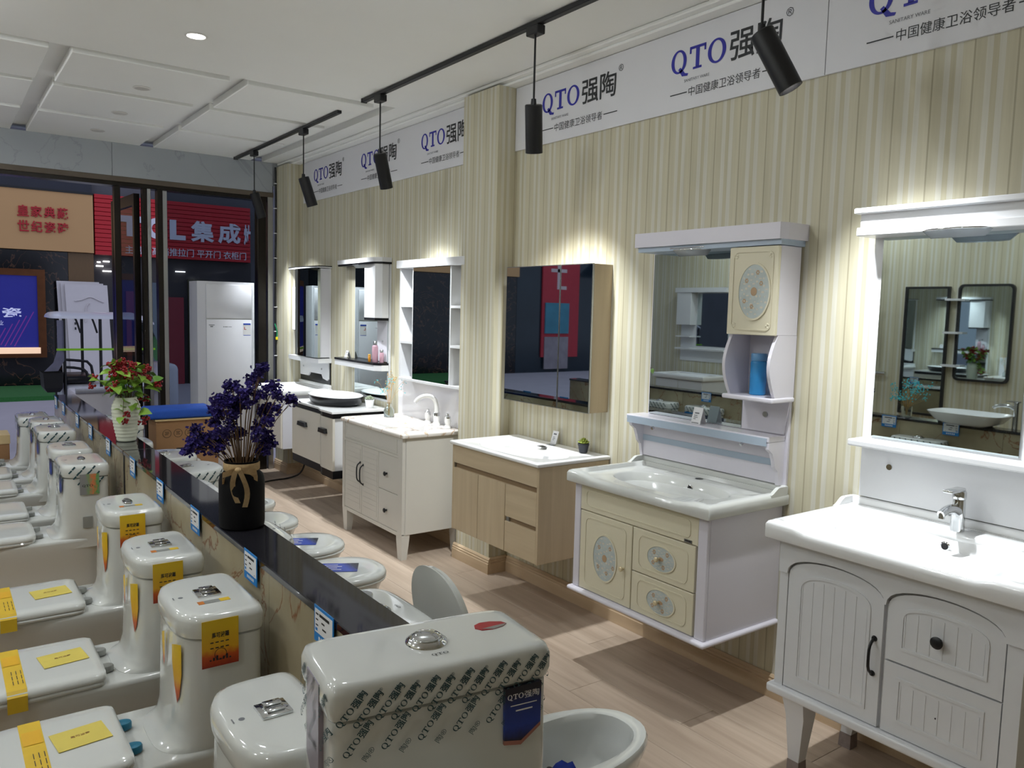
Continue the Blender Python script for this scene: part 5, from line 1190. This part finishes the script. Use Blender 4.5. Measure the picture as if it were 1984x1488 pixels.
b = B(); put(b, text_geo('GREE'), (2.12, 7.2715, 1.435), (1, 0, 0), (0, 0, 1), 1, .0004, fitw=.07) if False else bars(b, (2.11, 7.2715, 1.435), (1, 0, 0), (0, 0, 1), [(0, .008, 0, .008), (.012, .04, .001, .007), (.045, .075, .002, .006)], .0004); bars(b, (1.985, 7.2715, 1.44), (1, 0, 0), (0, 0, 1), [(0, .05, .012, .018), (.012, .036, -.004, .006)], .0004); obj('small_print', b, INKG, AC)

CARD = M('brown_cardboard', '#9a7450', .85, var=.12, scale=5); CARDL = M('cardboard_flap', '#c9b083', .85, var=.1)
cx = thing('cardboard_box', 'brown carton with round stamps under the blue cushion', 'carton', (1.66, 6.86, 0))
obj('carton', box(B(), 1.42, 1.90, 6.72, 7.0, 0, .70), CARD, cx); obj('flap', box(B(), 1.41, 1.915, 6.70, 7.01, .70, .712), CARDL, cx)
b = B()
for k in range(4):
    c = 1.50+.085*k; ringprism(b, ell(c, .595, .034, .034, 24), ell(c, .595, .030, .030, 24), 'y', 6.7188, 6.7198)
    for q in range(3): bars(b, (c-.016, 6.7192, .585+q*.01), (1, 0, 0), (0, 0, 1), [(.004*(q % 2), .032-.006*(q == k % 3), 0, .005)], .0004)
obj('round_stamps', b, M('stamp_ink', '#4a3a28', .8), cx)
b = B(); bars(b, (1.57, 6.7192, .425), (1, 0, 0), (0, 0, 1), [(0, .19, 0, .05)], .0003); lo = obj('black_print', b, INKK, cx); b = B(); put(b, text_geo('安基丽', .01), (1.665, 6.7185, .432), (1, 0, 0), (0, 0, 1), 1, .0004, halign='c', fitw=.14, fith=.034); obj('print_lettering', b, CARD, lo)
single('blue_cushion', box(B(), 1.36, 1.88, 6.70, 7.02, .7125, .795, .028, 4), M('blue_fabric', '#1e4fae', .7, var=.1, scale=60, bump=.2), 'flat blue foam cushion lying on the brown carton', 'cushion', smooth=50)
c2 = thing('cardboard_box', 'brown carton on the floor by the entrance', 'carton', (.30, 7.5, 0)); obj('carton', box(B(), .05, .47, 7.36, 7.64, 0, .50), CARD, c2); obj('flap', box(B(), .045, .475, 7.355, 7.645, .50, .57), CARDL, c2)
# ---- cables by the shop-front corner
cb_ = thing('wall_cable', 'black cable with green ties clipped beside the shop-front jamb', 'cable', (2.765, 7.775, .2))
obj('cable', tube(B(), [(2.765, 7.772, 2.98), (2.768, 7.772, 2.5), (2.76, 7.772, 2.0), (2.758, 7.772, 1.6), (2.762, 7.772, 1.3), (2.766, 7.772, .9), (2.76, 7.772, .35)], .009, 8, smooth=1), BLACKP, cb_, 60)
for k in range(9): obj('clip', box(B(), 2.75, 2.778, 7.762, 7.784, .9+k*.24, .908+k*.24), PAPER, cb_)
obj('green_tie', tube(B(), [(2.752, 7.762, 1.46), (2.765, 7.758, 1.42), (2.775, 7.76, 1.38), (2.772, 7.762, 1.33)], .006, 6, smooth=1), M('green_tape', '#1c8a5a', .6), cb_, 60); obj('yellow_tie', box(B(), 2.76, 2.79, 7.755, 7.777, 1.30, 1.33, .003, 1), M('yellow_tape', '#d8c61e', .6), cb_)
single('power_cord', tube(B(), [(2.86, 7.2, .384), (2.86, 7.21, .2), (2.82, 7.22, .05), (2.72, 7.25, .007), (2.55, 7.24, .006), (2.45, 7.2, .006)], .008, 8, smooth=2), BLACKP, 'black power cord hanging below the far vanity', 'cord', smooth=60)

# ================================================================== LEFT SIDE (seen in the mirrors)
BF = M('black_mirror_frame', '#1b1b1e', .4, var=.1)
def framed_mirror(y0, y1, z0, z1, r, label):
    t = thing('framed_mirror', label, 'mirror', (XL+.02, (y0+y1)/2, z0)); obj('frame', ringprism(B(), rrect(y0, y1, z0, z1, r), rrect(y0+.022, y1-.022, z0+.022, z1-.022, max(r-.015, .004)), 'x', XL+.001, XL+.035), BF, t, 40)
    obj('mirror_glass', prism(B(), rrect(y0+.018, y1-.018, z0+.018, z1-.018, max(r-.015, .004)), 'x', XL+.001, XL+.02), MIRR, t)
framed_mirror(3.80, 4.24, .70, 1.99, .006, 'tall mirror in square black frame on the left wall'); framed_mirror(3.22, 3.72, 1.08, 2.01, .05, 'mirror in rounded black frame on the left wall')
for z_ in (1.86, 1.54, 1.22): single('wall_shelf', box(B(), XL+.001, XL+.12, 3.66, 3.80, z_-.01, z_+.01), LACQ, 'small white shelf between the black-framed mirrors', 'shelf', 'small white shelves on the left wall')
sh = thing('shower_set', 'chrome rain shower column with hand shower on the left wall', 'shower', (XL+.05, 4.52, 1.0))
b = B(); tube(b, [(XL+.06, 4.52, 1.08), (XL+.06, 4.52, 2.30), (XL+.08, 4.52, 2.37), (XL+.38, 4.52, 2.37), (XL+.40, 4.52, 2.33)], .016, 12, smooth=1); obj('riser_pipe', b, CHROME, sh, 60)
obj('rain_head', lathe(B(), [(.10, 2.30), (.10, 2.308), (.03, 2.325), (.012, 2.34)], 32, (XL+.40, 4.52, 0)), CHROME, sh, 40)
obj('valve_body', cyl(B(), (XL+.06, 4.38, 1.09), (XL+.06, 4.66, 1.09), .022, n=18), CHROME, sh, 40)
obj('hand_shower', tube(B(), [(XL+.09, 4.50, 1.62), (XL+.11, 4.49, 1.72), (XL+.14, 4.48, 1.80)], [.012, .016], 12), CHROME, sh, 60); obj('hand_head', lathe(B(), [(.012, 0), (.05, .012), (.052, .022), (.04, .025)], 24), CHROME, sh, 40, w=True, xf=Matrix.Translation(V(XL+.14, 4.48, 1.80)) @ Matrix.Rotation(2.2, 4, 'Y'))
obj('hose', tube(B(), [(XL+.09, 4.50, 1.62), (XL+.12, 4.47, 1.3), (XL+.10, 4.49, .75), (XL+.08, 4.52, .72), (XL+.06, 4.52, 1.07)], .007, 8, smooth=2), STEEL, sh, 60)
# counter on the second half wall: basin, tap, blue flowers, dark jar
vb2 = thing('vessel_basin', 'thin white rectangular basin on the second half wall', 'basin', (-.73, 2.86, .8515))
q = lambda s, z: [V(-.73+.19*s*math.copysign(abs(math.cos(a))**.5, math.cos(a)), 2.86+.28*s*math.copysign(abs(math.sin(a))**.5, math.sin(a)), z) for a in [2*PI*i/40 for i in range(40)]]
obj('bowl', loft(B(), [q(.55, .852), q(.8, .88), q(1, .945), q(.985, .948), q(.9, .93), q(.6, .885), q(.1, .882)]), CERAMW, vb2, 50)
ft = thing('counter_faucet', 'chrome lever tap behind the thin white basin', 'faucet', (-.78, 2.55, .8515)); b = cyl(B(), (-.78, 2.55, .852), (-.78, 2.55, 1.04), .02, .017, 20); obj('column', b, CHROME, ft, 40)
obj('spout', tube(B(), [(-.78, 2.55, 1.0), (-.77, 2.60, 1.03), (-.76, 2.68, 1.02), (-.755, 2.70, 1.0)], [.016, .011], 12, smooth=1), CHROME, ft, 50); obj('lever', box(B(), -.79, -.77, 2.52, 2.62, 1.055, 1.066, .004, 1), CHROME, ft); obj('cap', lathe(B(), [(.018, 1.04), (.019, 1.055), (.012, 1.06)], 20, (-.78, 2.55, 0)), CHROME, ft, 40)
gv = thing('glass_vase', 'small glass tumbler holding turquoise flowers on the second half wall', 'vase', (-.73, 3.35, .8515)); obj('glass', lathe(B(), [(.035, 0), (.04, .003), (.042, .09), (.039, .09), (.036, .006), (.01, .005)], 28, (-.73, 3.35, .8515)), GLASS, gv, 50)
bl_ = thing('blue_flowers', 'bushy turquoise dried flowers in the glass tumbler', 'flowers', (-.73, 3.35, .93)); random.seed(6); gs, bf = B(), B()
for k in range(34):
    a = random.uniform(0, 2*PI); h = random.uniform(.05, .22); sp = random.uniform(.02, .17); p2 = V(sp*math.cos(a), sp*math.sin(a), h)
    tube(gs, [V(.004*math.cos(a), .004*math.sin(a), -.06), V(.012*math.cos(a), .012*math.sin(a), .01), p2], .001, 4, smooth=1)
    for q_ in range(7): ball(bf, p2+V(random.gauss(0, .018), random.gauss(0, .018), random.gauss(0, .015)), .0055, 1)
obj('stalks', gs, MATS['straw_stalk'], bl_, w=False); obj('florets', bf, MATS['turquoise_floret'], bl_, 80, w=False)
dup(J, (-.73, 2.32, .8515), .6, 'matt black jar with burlap bow on the second half wall'); dup(st, (-.73, 2.32, 1.0895), .6, 'dried purple statice in the jar on the second half wall')
# three taped toilets in front of the second half wall, facing the vanities
GS = 'toilets lined up at the second half wall'
for y_, lb_ in ((3.15, 'white toilet with printed tape below the thin white basin'), (5.35, 'white toilet with printed tape and blue label opposite the flowered cabinet'), (5.95, 'white toilet with printed tape beside the street end of the second half wall')):
    toilet(lb_, GS, (-.65, y_, 0), 0, .40, .19, .72, .62, shape='egg', tape='plain', sidelabel=True)
# white mirror cabinet and vanity on the left wall, seen in the flowered cabinet's mirror
LV = thing('mirror_cabinet', 'white mirror cabinet with small cupboard on the left wall', 'mirror', (XL+.05, 5.9, 1.1))
obj('backboard', box(B(), XL+.001, XL+.015, 5.45, 6.25, 1.05, 2.0), LACQ, LV); obj('mirror_glass', box(B(), XL+.015, XL+.021, 5.47, 5.98, 1.25, 1.93), MIRR, LV)
obj('cornice', box(B(), XL+.001, XL+.14, 5.43, 6.27, 1.94, 2.0), LACQ, LV); obj('cupboard', box(B(), XL+.015, XL+.13, 6.0, 6.24, 1.52, 1.94, .003, 1), LACQ, LV); obj('shelf', box(B(), XL+.015, XL+.13, 5.45, 6.25, 1.20, 1.22), LACQ, LV); obj('small_shelf', box(B(), XL+.015, XL+.13, 6.0, 6.24, 1.36, 1.375), LACQ, LV)
LV2 = thing('bathroom_vanity', 'white vanity with ceramic basin against the left wall', 'vanity', (XL+.25, 5.85, .3)); carcass(LV2, XL+.003, XL+.46, 5.46, 6.24, .34, .71, .84, LACQ)
for y0_, y1_ in ((5.47, 5.845), (5.855, 6.23)): d = obj('door', box(B(), XL+.46, XL+.478, y0_, y1_, .35, .83, .002, 1), LACQ, LV2)
obj('basin', basin_top(B(), XL+.002, XL+.5, 5.43, 6.27, .84, .90, (XL+.26, 5.85), (.15, .29), .12, .015, .014), CERAMW, LV2, 50)

for o_ in (LV, LV2): o_.location.y += 1.0
# ================================================================== STREET OUTSIDE
GZ = -.15
struct('ground_street', box(B(), -30, 34, 8.0, 40, GZ-.2, GZ), M('street_concrete', '#a9a4ac', .85, var=.1, scale=2))
b = box(B(), -6, 2.0, 16.2, 18.3, GZ, GZ+.08); tag(recenter(obj('turf_strip', b, M('artificial_turf', '#2f6a33', .95, var=.4, scale=40, bump=.8))), 'green artificial turf strip in front of the shop opposite', 'turf')['kind'] = 'stuff'
YS = 18.4
fb = struct('wall_opposite', box(B(), -14, 26, YS+.15, YS+.5, GZ, 7.5), M('opposite_facade_grey', '#5a5a60', .8, var=.2, scale=2))
# tile shop: sign, dark marble front, framed poster
TS = thing('shop_facade', 'tile shop front in dark marble with tan sign panel across the street', 'building', (0, YS, GZ))
obj('marble_front', box(B(), -8, 2.28, YS, YS+.15, GZ, 2.59), BLACKM, TS)
obj('brown_column', box(B(), 2.28, 2.74, YS-.03, YS+.15, GZ, 2.59), M('brown_tile_column', '#6b5234', .4, var=.2, stretch=(20, 1, 1)), TS)
sg = obj('sign_panel', box(B(), -8, 2.735, YS-.12, YS+.15, 2.60, 3.76), M('tan_sign_panel', '#c79c6a', .6, var=.06, scale=1.5), TS)
b = B()
for k, (s_, z_) in enumerate((('皇家典藏', 3.235), ('世纪瓷砖', 2.945))):
    for j, ch in enumerate(s_): put(b, text_geo(ch, .02), (1.42+j*.225, YS-.121, z_), (1, 0, 0), (0, 0, 1), 1, 0, fitw=.19, fith=.215, thick=.03)
obj('raised_letters', b, M('red_letters', '#b3202a', .5, var=.1), sg)
obj('upper_glass', box(B(), -8, 2.74, YS+.02, YS+.14, 3.80, 4.6), M('dark_upper_glass', '#1d2030', .08, var=.6, scale=1.2), TS)
obj('ledge', box(B(), -8, 2.74, YS-.14, YS+.15, 3.76, 3.80), BLACKP, TS)
pf = obj('poster_frame', ringprism(B(), [(-2, .48), (1.86, .48), (1.86, 2.22), (-2, 2.22)], [(-1.85, .67), (1.72, .67), (1.72, 2.09), (-1.85, 2.09)], 'y', YS-.08, YS), M('copper_frame', '#6a4228', .25, .7, var=.3), TS)
obj('lit_sill', box(B(), -2, 1.75, YS-.10, YS-.02, .56, .68), M('warm_lit_sill', '#f0c8a8', .5, emit='#ffd9b8', es=.7), TS)
po = obj('poster', box(B(), -1.85, 1.72, YS-.03, YS-.005, .67, 2.09), M('blue_poster', '#1c1f72', .4, var=.1, emit='#1a1d7a', es=.5), TS)
b = B()
put(b, text_geo('瓷', .02), (1.12, YS-.031, 1.27), (1, 0, 0), (0, 0, 1), 1, .002, fitw=.33, fith=.19); put(b, text_geo('陶'), (.70, YS-.031, 1.27), (1, 0, 0), (0, 0, 1), 1, .002, fitw=.33, fith=.19)
put(b, text_geo('业'), (1.05, YS-.031, 1.12), (1, 0, 0), (0, 0, 1), 1, .002, fitw=.09); obj('poster_lettering', b, M('poster_white', '#c9cdf0', .5, emit='#c9cdf0', es=.4), po)
b = B()
for k in range(5): bars(b, (1.0+.08*k, YS-.032, .70), (.45, 0, .9), (-.9, 0, .45), [(.0+.03*(k % 2), .4+.09*k, 0, .018)])
obj('poster_streaks', b, M('poster_purple', '#6a2a86', .5, emit='#6a2a86', es=.4), po)
# red banner shop further up the street (seen in the mirrors)
BS = thing('shop_facade', 'shop front with tall red banner and teal posters further up the street', 'building', (-9.5, YS, GZ))
obj('dark_glazing', box(B(), -13.9, -8.01, YS, YS+.14, GZ, 4.2), M('dark_green_glazing', '#263038', .15, var=.4, scale=1), BS)
rb = obj('red_banner', box(B(), -10.3, -8.9, YS-.06, YS-.01, .3, 3.6), M('red_banner_print', '#b0303c', .6, var=.1), BS)
b = B(); bars(b, (-10.1, YS-.061, 2.1), (1, 0, 0), (0, 0, 1), [(.2, 1.0, 1.0, 1.12), (.3, .9, .7, .8), (.52, .66, .2, 1.0), (.3, .55, .2, .3)], .002); obj('banner_print', b, M('banner_white', '#c9b8b8', .6), rb)
obj('teal_poster', box(B(), -9.9, -9.0, YS-.1, YS-.06, 1.0, 1.9), M('teal_poster_print', '#3f7f94', .5, var=.3, scale=3), rb); obj('pale_poster', box(B(), -9.9, -9.0, YS-.09, YS-.06, -.05, .9), M('pale_poster_print', '#8f868c', .5, var=.4, scale=4), rb)
obj('awning', loft(B(), [[V(-13, YS-.9, 2.75), V(-11, YS-.9, 2.75)], [V(-13, YS, 3.3), V(-11, YS, 3.3)]], False, False, False), M('blue_awning', '#2c5f86', .7), BS)
# red door shop
RS = thing('shop_facade', 'door shop with red slatted sign and white letters across the street', 'building', (4.3, YS, GZ))
REDS = M('red_slat', '#c0202c', .5, var=.06)
n = 14; z0, z1 = 2.575, 3.80
bd = obj('sign_backing', box(B(), 2.765, 5.93, YS-.02, YS+.15, z0, z1), M('red_backing', '#5a0e14', .7), RS)
for k in range(n): obj('sign_slat', box(B(), 2.765, 5.93, YS-.09, YS-.02, z0+(z1-z0)*k/n+.006, z0+(z1-z0)*(k+1)/n-.003, .004, 1), REDS, bd)
b = B(); LT = YS-.091
bars_ = lambda *r: [box(b, x0, x1, LT-.04, LT, z0_, z1_) for x0, x1, z0_, z1_ in r]
bars_((3.20, 3.66, 3.28, 3.41), (3.36, 3.50, 2.99, 3.28), (4.20, 4.33, 2.98, 3.40), (4.33, 4.52, 2.98, 3.08))
cc = [(3.95+.22*math.cos(a), 3.19+.22*math.sin(a)) for a in [math.radians(45+270*i/20) for i in range(21)]]; ci = [(3.95+.11*math.cos(a), 3.19+.11*math.sin(a)) for a in [math.radians(45+270*i/20) for i in range(21)]]
prism(b, cc+ci[::-1], 'y', LT-.04, LT)
for ch, x0 in (('集', 4.63), ('成', 5.21), ('灶', 5.78)): put(b, text_geo(ch, .03), (x0, LT, 2.97), (1, 0, 0), (0, 0, 1), 1, 0, fitw=.49 if ch != '灶' else .15, fith=.45, thick=.04)
put(b, text_geo('主营：高档推拉门 平开门 衣柜门', .006), (3.33, LT, 2.63), (1, 0, 0), (0, 0, 1), 1, 0, fitw=2.5, fith=.17, thick=.01)
obj('sign_letters', b, M('sign_white', '#d6d6e4', .5), bd)
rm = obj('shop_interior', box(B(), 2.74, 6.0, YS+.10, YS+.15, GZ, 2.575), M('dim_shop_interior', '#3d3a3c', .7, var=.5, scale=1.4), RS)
for x_, z_, l_ in ((2.82, 2.42, .06), (2.93, 2.44, .12), (2.80, 2.34, .06), (2.87, 2.34, .06), (2.92, 2.24, .16), (4.35, 2.30, .2)): obj('strip_lamp', box(B(), x_, x_+l_, YS+.06, YS+.10, z_, z_+.022), M('strip_lamp_glow', '#ffffff', .4, emit='#ffffff', es=6), RS)
for x_, w_, h_, c_ in ((3.35, .25, 1.7, '#7a3a2c'), (3.7, .3, 1.9, '#4c5a66'), (4.15, .35, 1.6, '#8c2f3a'), (4.6, .4, 2.0, '#4e4a38'), (5.15, .35, 1.5, '#372e34')): obj('display_door', box(B(), x_, x_+w_, YS+.02, YS+.10, GZ, GZ+.3+h_), M('display_door_'+c_[1:], c_, .5, var=.15), RS)
# leaning white door panels
WDP = M('white_door_leaf', '#cfc9ca', .4, var=.04)
for k in range(3):
    t = thing('door_leaf', ('front', 'middle', 'rear')[k]+' white moulded door leaf of a stack leaning across the street', 'door', (2.5, YS-.5+.08*k, GZ), group='white door leaves leaning by the shop opposite')
    dx = -.06*k; y_ = YS-.62+.09*k
    obj('leaf', loft(B(), [[V(2.22+dx, y_, GZ), V(2.98+dx, y_, GZ), V(2.98+dx, y_+.04, GZ), V(2.22+dx, y_+.04, GZ)], [V(2.16+dx, y_+.22, 1.95+.03*k), V(2.92+dx, y_+.22, 1.95+.03*k), V(2.92+dx, y_+.26, 1.95+.03*k), V(2.16+dx, y_+.26, 1.95+.03*k)]]), WDP, t)
    if k == 0:
        obj('curved_moulding', tube(B(), [(2.32, y_+.17, 1.62), (2.45, y_+.17, 1.64), (2.60, y_+.185, 1.72), (2.75, y_+.17, 1.64), (2.84, y_+.17, 1.60)], .012, 6, smooth=2), WDP, t, 60)
        obj('curved_moulding', tube(B(), [(2.50, y_+.12, 1.2), (2.51, y_+.15, 1.5), (2.58, y_+.165, 1.58)], .012, 6, smooth=2), WDP, t, 60)
        b = B(); bars(b, (2.30, y_+.085, 1.05), (1, 0, 0), (0, .1, 1), [(0, .03, .1*q_, .1*q_+.05) for q_ in range(4)]); obj('printed_words', b, INKK, t)
# electric tricycle
TY = 10.8
TR = thing('electric_tricycle', 'electric tricycle with white canopy parked in the street', 'tricycle', (1.7, TY, GZ))
TW = M('tricycle_white', '#cfd0da', .3, var=.03, coat=.3); TK = M('tricycle_black_tube', '#141417', .35, var=.2)
b = B(); pr_ = [(-.5, 1.42), (-.49, 1.45), (-.3, 1.49), (0, 1.50), (.3, 1.49), (.49, 1.45), (.5, 1.42)]
rings = []
for x_, s_ in ((1.15, .6), (1.19, .9), (1.26, 1), (2.1, 1), (2.22, .97), (2.29, .8)): rings.append([V(x_, TY+.45+u_*s_, 1.42+(v_-1.42)*s_-(0 if x_ < 2.15 else (x_-2.1)*.35)) for u_, v_ in pr_])
obj('canopy', loft(b, rings), TW, TR, 50)
for x_, y_ in ((1.275, TY), (1.58, TY+.85), (1.665, TY), (1.275, TY+.85), (2.2, TY), (2.2, TY+.85)): obj('post', cyl(B(), (x_, y_, .35), (x_, y_, 1.43), .018, n=10), TK, TR, 60)
for pts in ([(1.28, TY, .93), (1.4, TY, .92), (1.55, TY, .90), (1.58, TY, .70)], [(1.28, TY, .84), (1.4, TY, .83), (1.5, TY, .80), (1.52, TY, .70)]): obj('arm_rail', tube(B(), pts, .016, 8, smooth=1), TK, TR, 60)
for x_ in (1.40, 1.58): obj('hanger', tube(B(), [(x_, TY, 1.42), (x_+.02, TY, 1.36), (x_+.05, TY, 1.25)], .012, 6), TK, TR, 60)
obj('seat', box(B(), 1.26, 1.62, TY+.05, TY+.8, .64, .72, .03, 2), TK, TR, 50); obj('body', box(B(), 1.27, 2.2, TY+.08, TY+.78, .22, .62, .05, 3), TW, TR, 50)
obj('wheel', lathe(B(), [(.14, -.05), (.24, -.055), (.27, -.03), (.27, .03), (.24, .055), (.14, .05)], 32), M('tyre_rubber', '#18181a', .8), TR, 50, xf=Matrix.Translation(V(1.48, TY, .125)) @ Matrix.Rotation(PI/2, 4, 'X'))
obj('front_wheel', lathe(B(), [(.14, -.04), (.23, -.045), (.25, 0), (.23, .045), (.14, .04)], 32), MATS['tyre_rubber'], TR, 50, xf=Matrix.Translation(V(2.45, TY+.42, .10)) @ Matrix.Rotation(PI/2, 4, 'X'))
fa_ = [(1.48+.33*math.cos(a), .20+.36*math.sin(a)) for a in [PI*i/14 for i in range(15)]]; fi_ = [(1.48+.29*math.cos(a), .20+.32*math.sin(a)) for a in [PI*i/14 for i in range(15)]]
obj('mudguard', prism(B(), fa_+fi_[::-1], 'y', TY-.08, TY+.08), TW, TR, 40)
bk = obj('basket', loft(B(), [[V(1.04+d_, TY-.1+d_*.6, z_), V(1.25-d_, TY-.1+d_*.6, z_), V(1.25-d_, TY+.3-d_, z_), V(1.04+d_, TY+.3-d_, z_)] for d_, z_ in ((.04, .55), (.01, .6), (0, .78))], True, False), M('basket_wire_base', '#101012', .5), TR)
obj('rain_sheet', loft(B(), [[V(1.20, TY-.02, 1.40), V(1.27, TY-.02, 1.40)], [V(1.20, TY-.02, 1.05), V(1.27, TY-.02, 1.05)], [V(1.15, TY-.06, .9), V(1.27, TY-.02, .92)], [V(1.05, TY-.09, .80), V(1.20, TY-.05, .80)]], False, False, False), M('grey_rain_sheet', '#6d6d80', .25, var=.3, trans=.3), TR, 60)
obj('lime_strap', box(B(), 1.19, 2.28, TY-.035, TY-.025, 1.04, 1.065), M('lime_strap_fabric', '#86c41e', .6), TR)
obj('windscreen', loft(B(), [[V(2.24, TY+.1, 1.38), V(2.24, TY+.8, 1.38)], [V(2.45, TY+.1, .85), V(2.45, TY+.8, .85)]], False, False, False), M('grey_windscreen', '#5a606a', .05, trans=.5, var=.1), TR)
obj('front_cowl', box(B(), 2.35, 2.60, TY+.1, TY+.75, .25, .85, .08, 3), TW, TR, 50); obj('steering_column', tube(B(), [(2.4, TY+.42, .3), (2.25, TY+.42, .95), (2.15, TY+.42, 1.0)], .02, 8), TK, TR, 60); obj('handlebar', tube(B(), [(2.12, TY+.1, 1.0), (2.17, TY+.42, 1.0), (2.12, TY+.75, 1.0)], .014, 8), TK, TR, 60)
# white cart on the pavement just outside
CT = thing('street_cart', 'low white cart with grey rolled rim just outside the shop', 'cart', (1.6, 9.2, GZ)); obj('body', box(B(), 1.14, 2.0, 9.0, 9.5, GZ+.08, .72, .02, 2), M('cart_white', '#c8c4ca', .4, var=.03), CT, 40)
obj('rim', tube(B(), [(1.15, 8.99, .735), (1.5, 8.99, .735), (2.0, 8.99, .735)], .03, 10), M('grey_roll', '#a9aab4', .4), CT, 60)
for x_ in (1.25, 1.9): obj('caster', lathe(B(), [(.04, -.015), (.04, .015)], 18), BLACKP, CT, 40, xf=Matrix.Translation(V(x_, 9.05, GZ+.04)) @ Matrix.Rotation(PI/2, 4, 'X'))
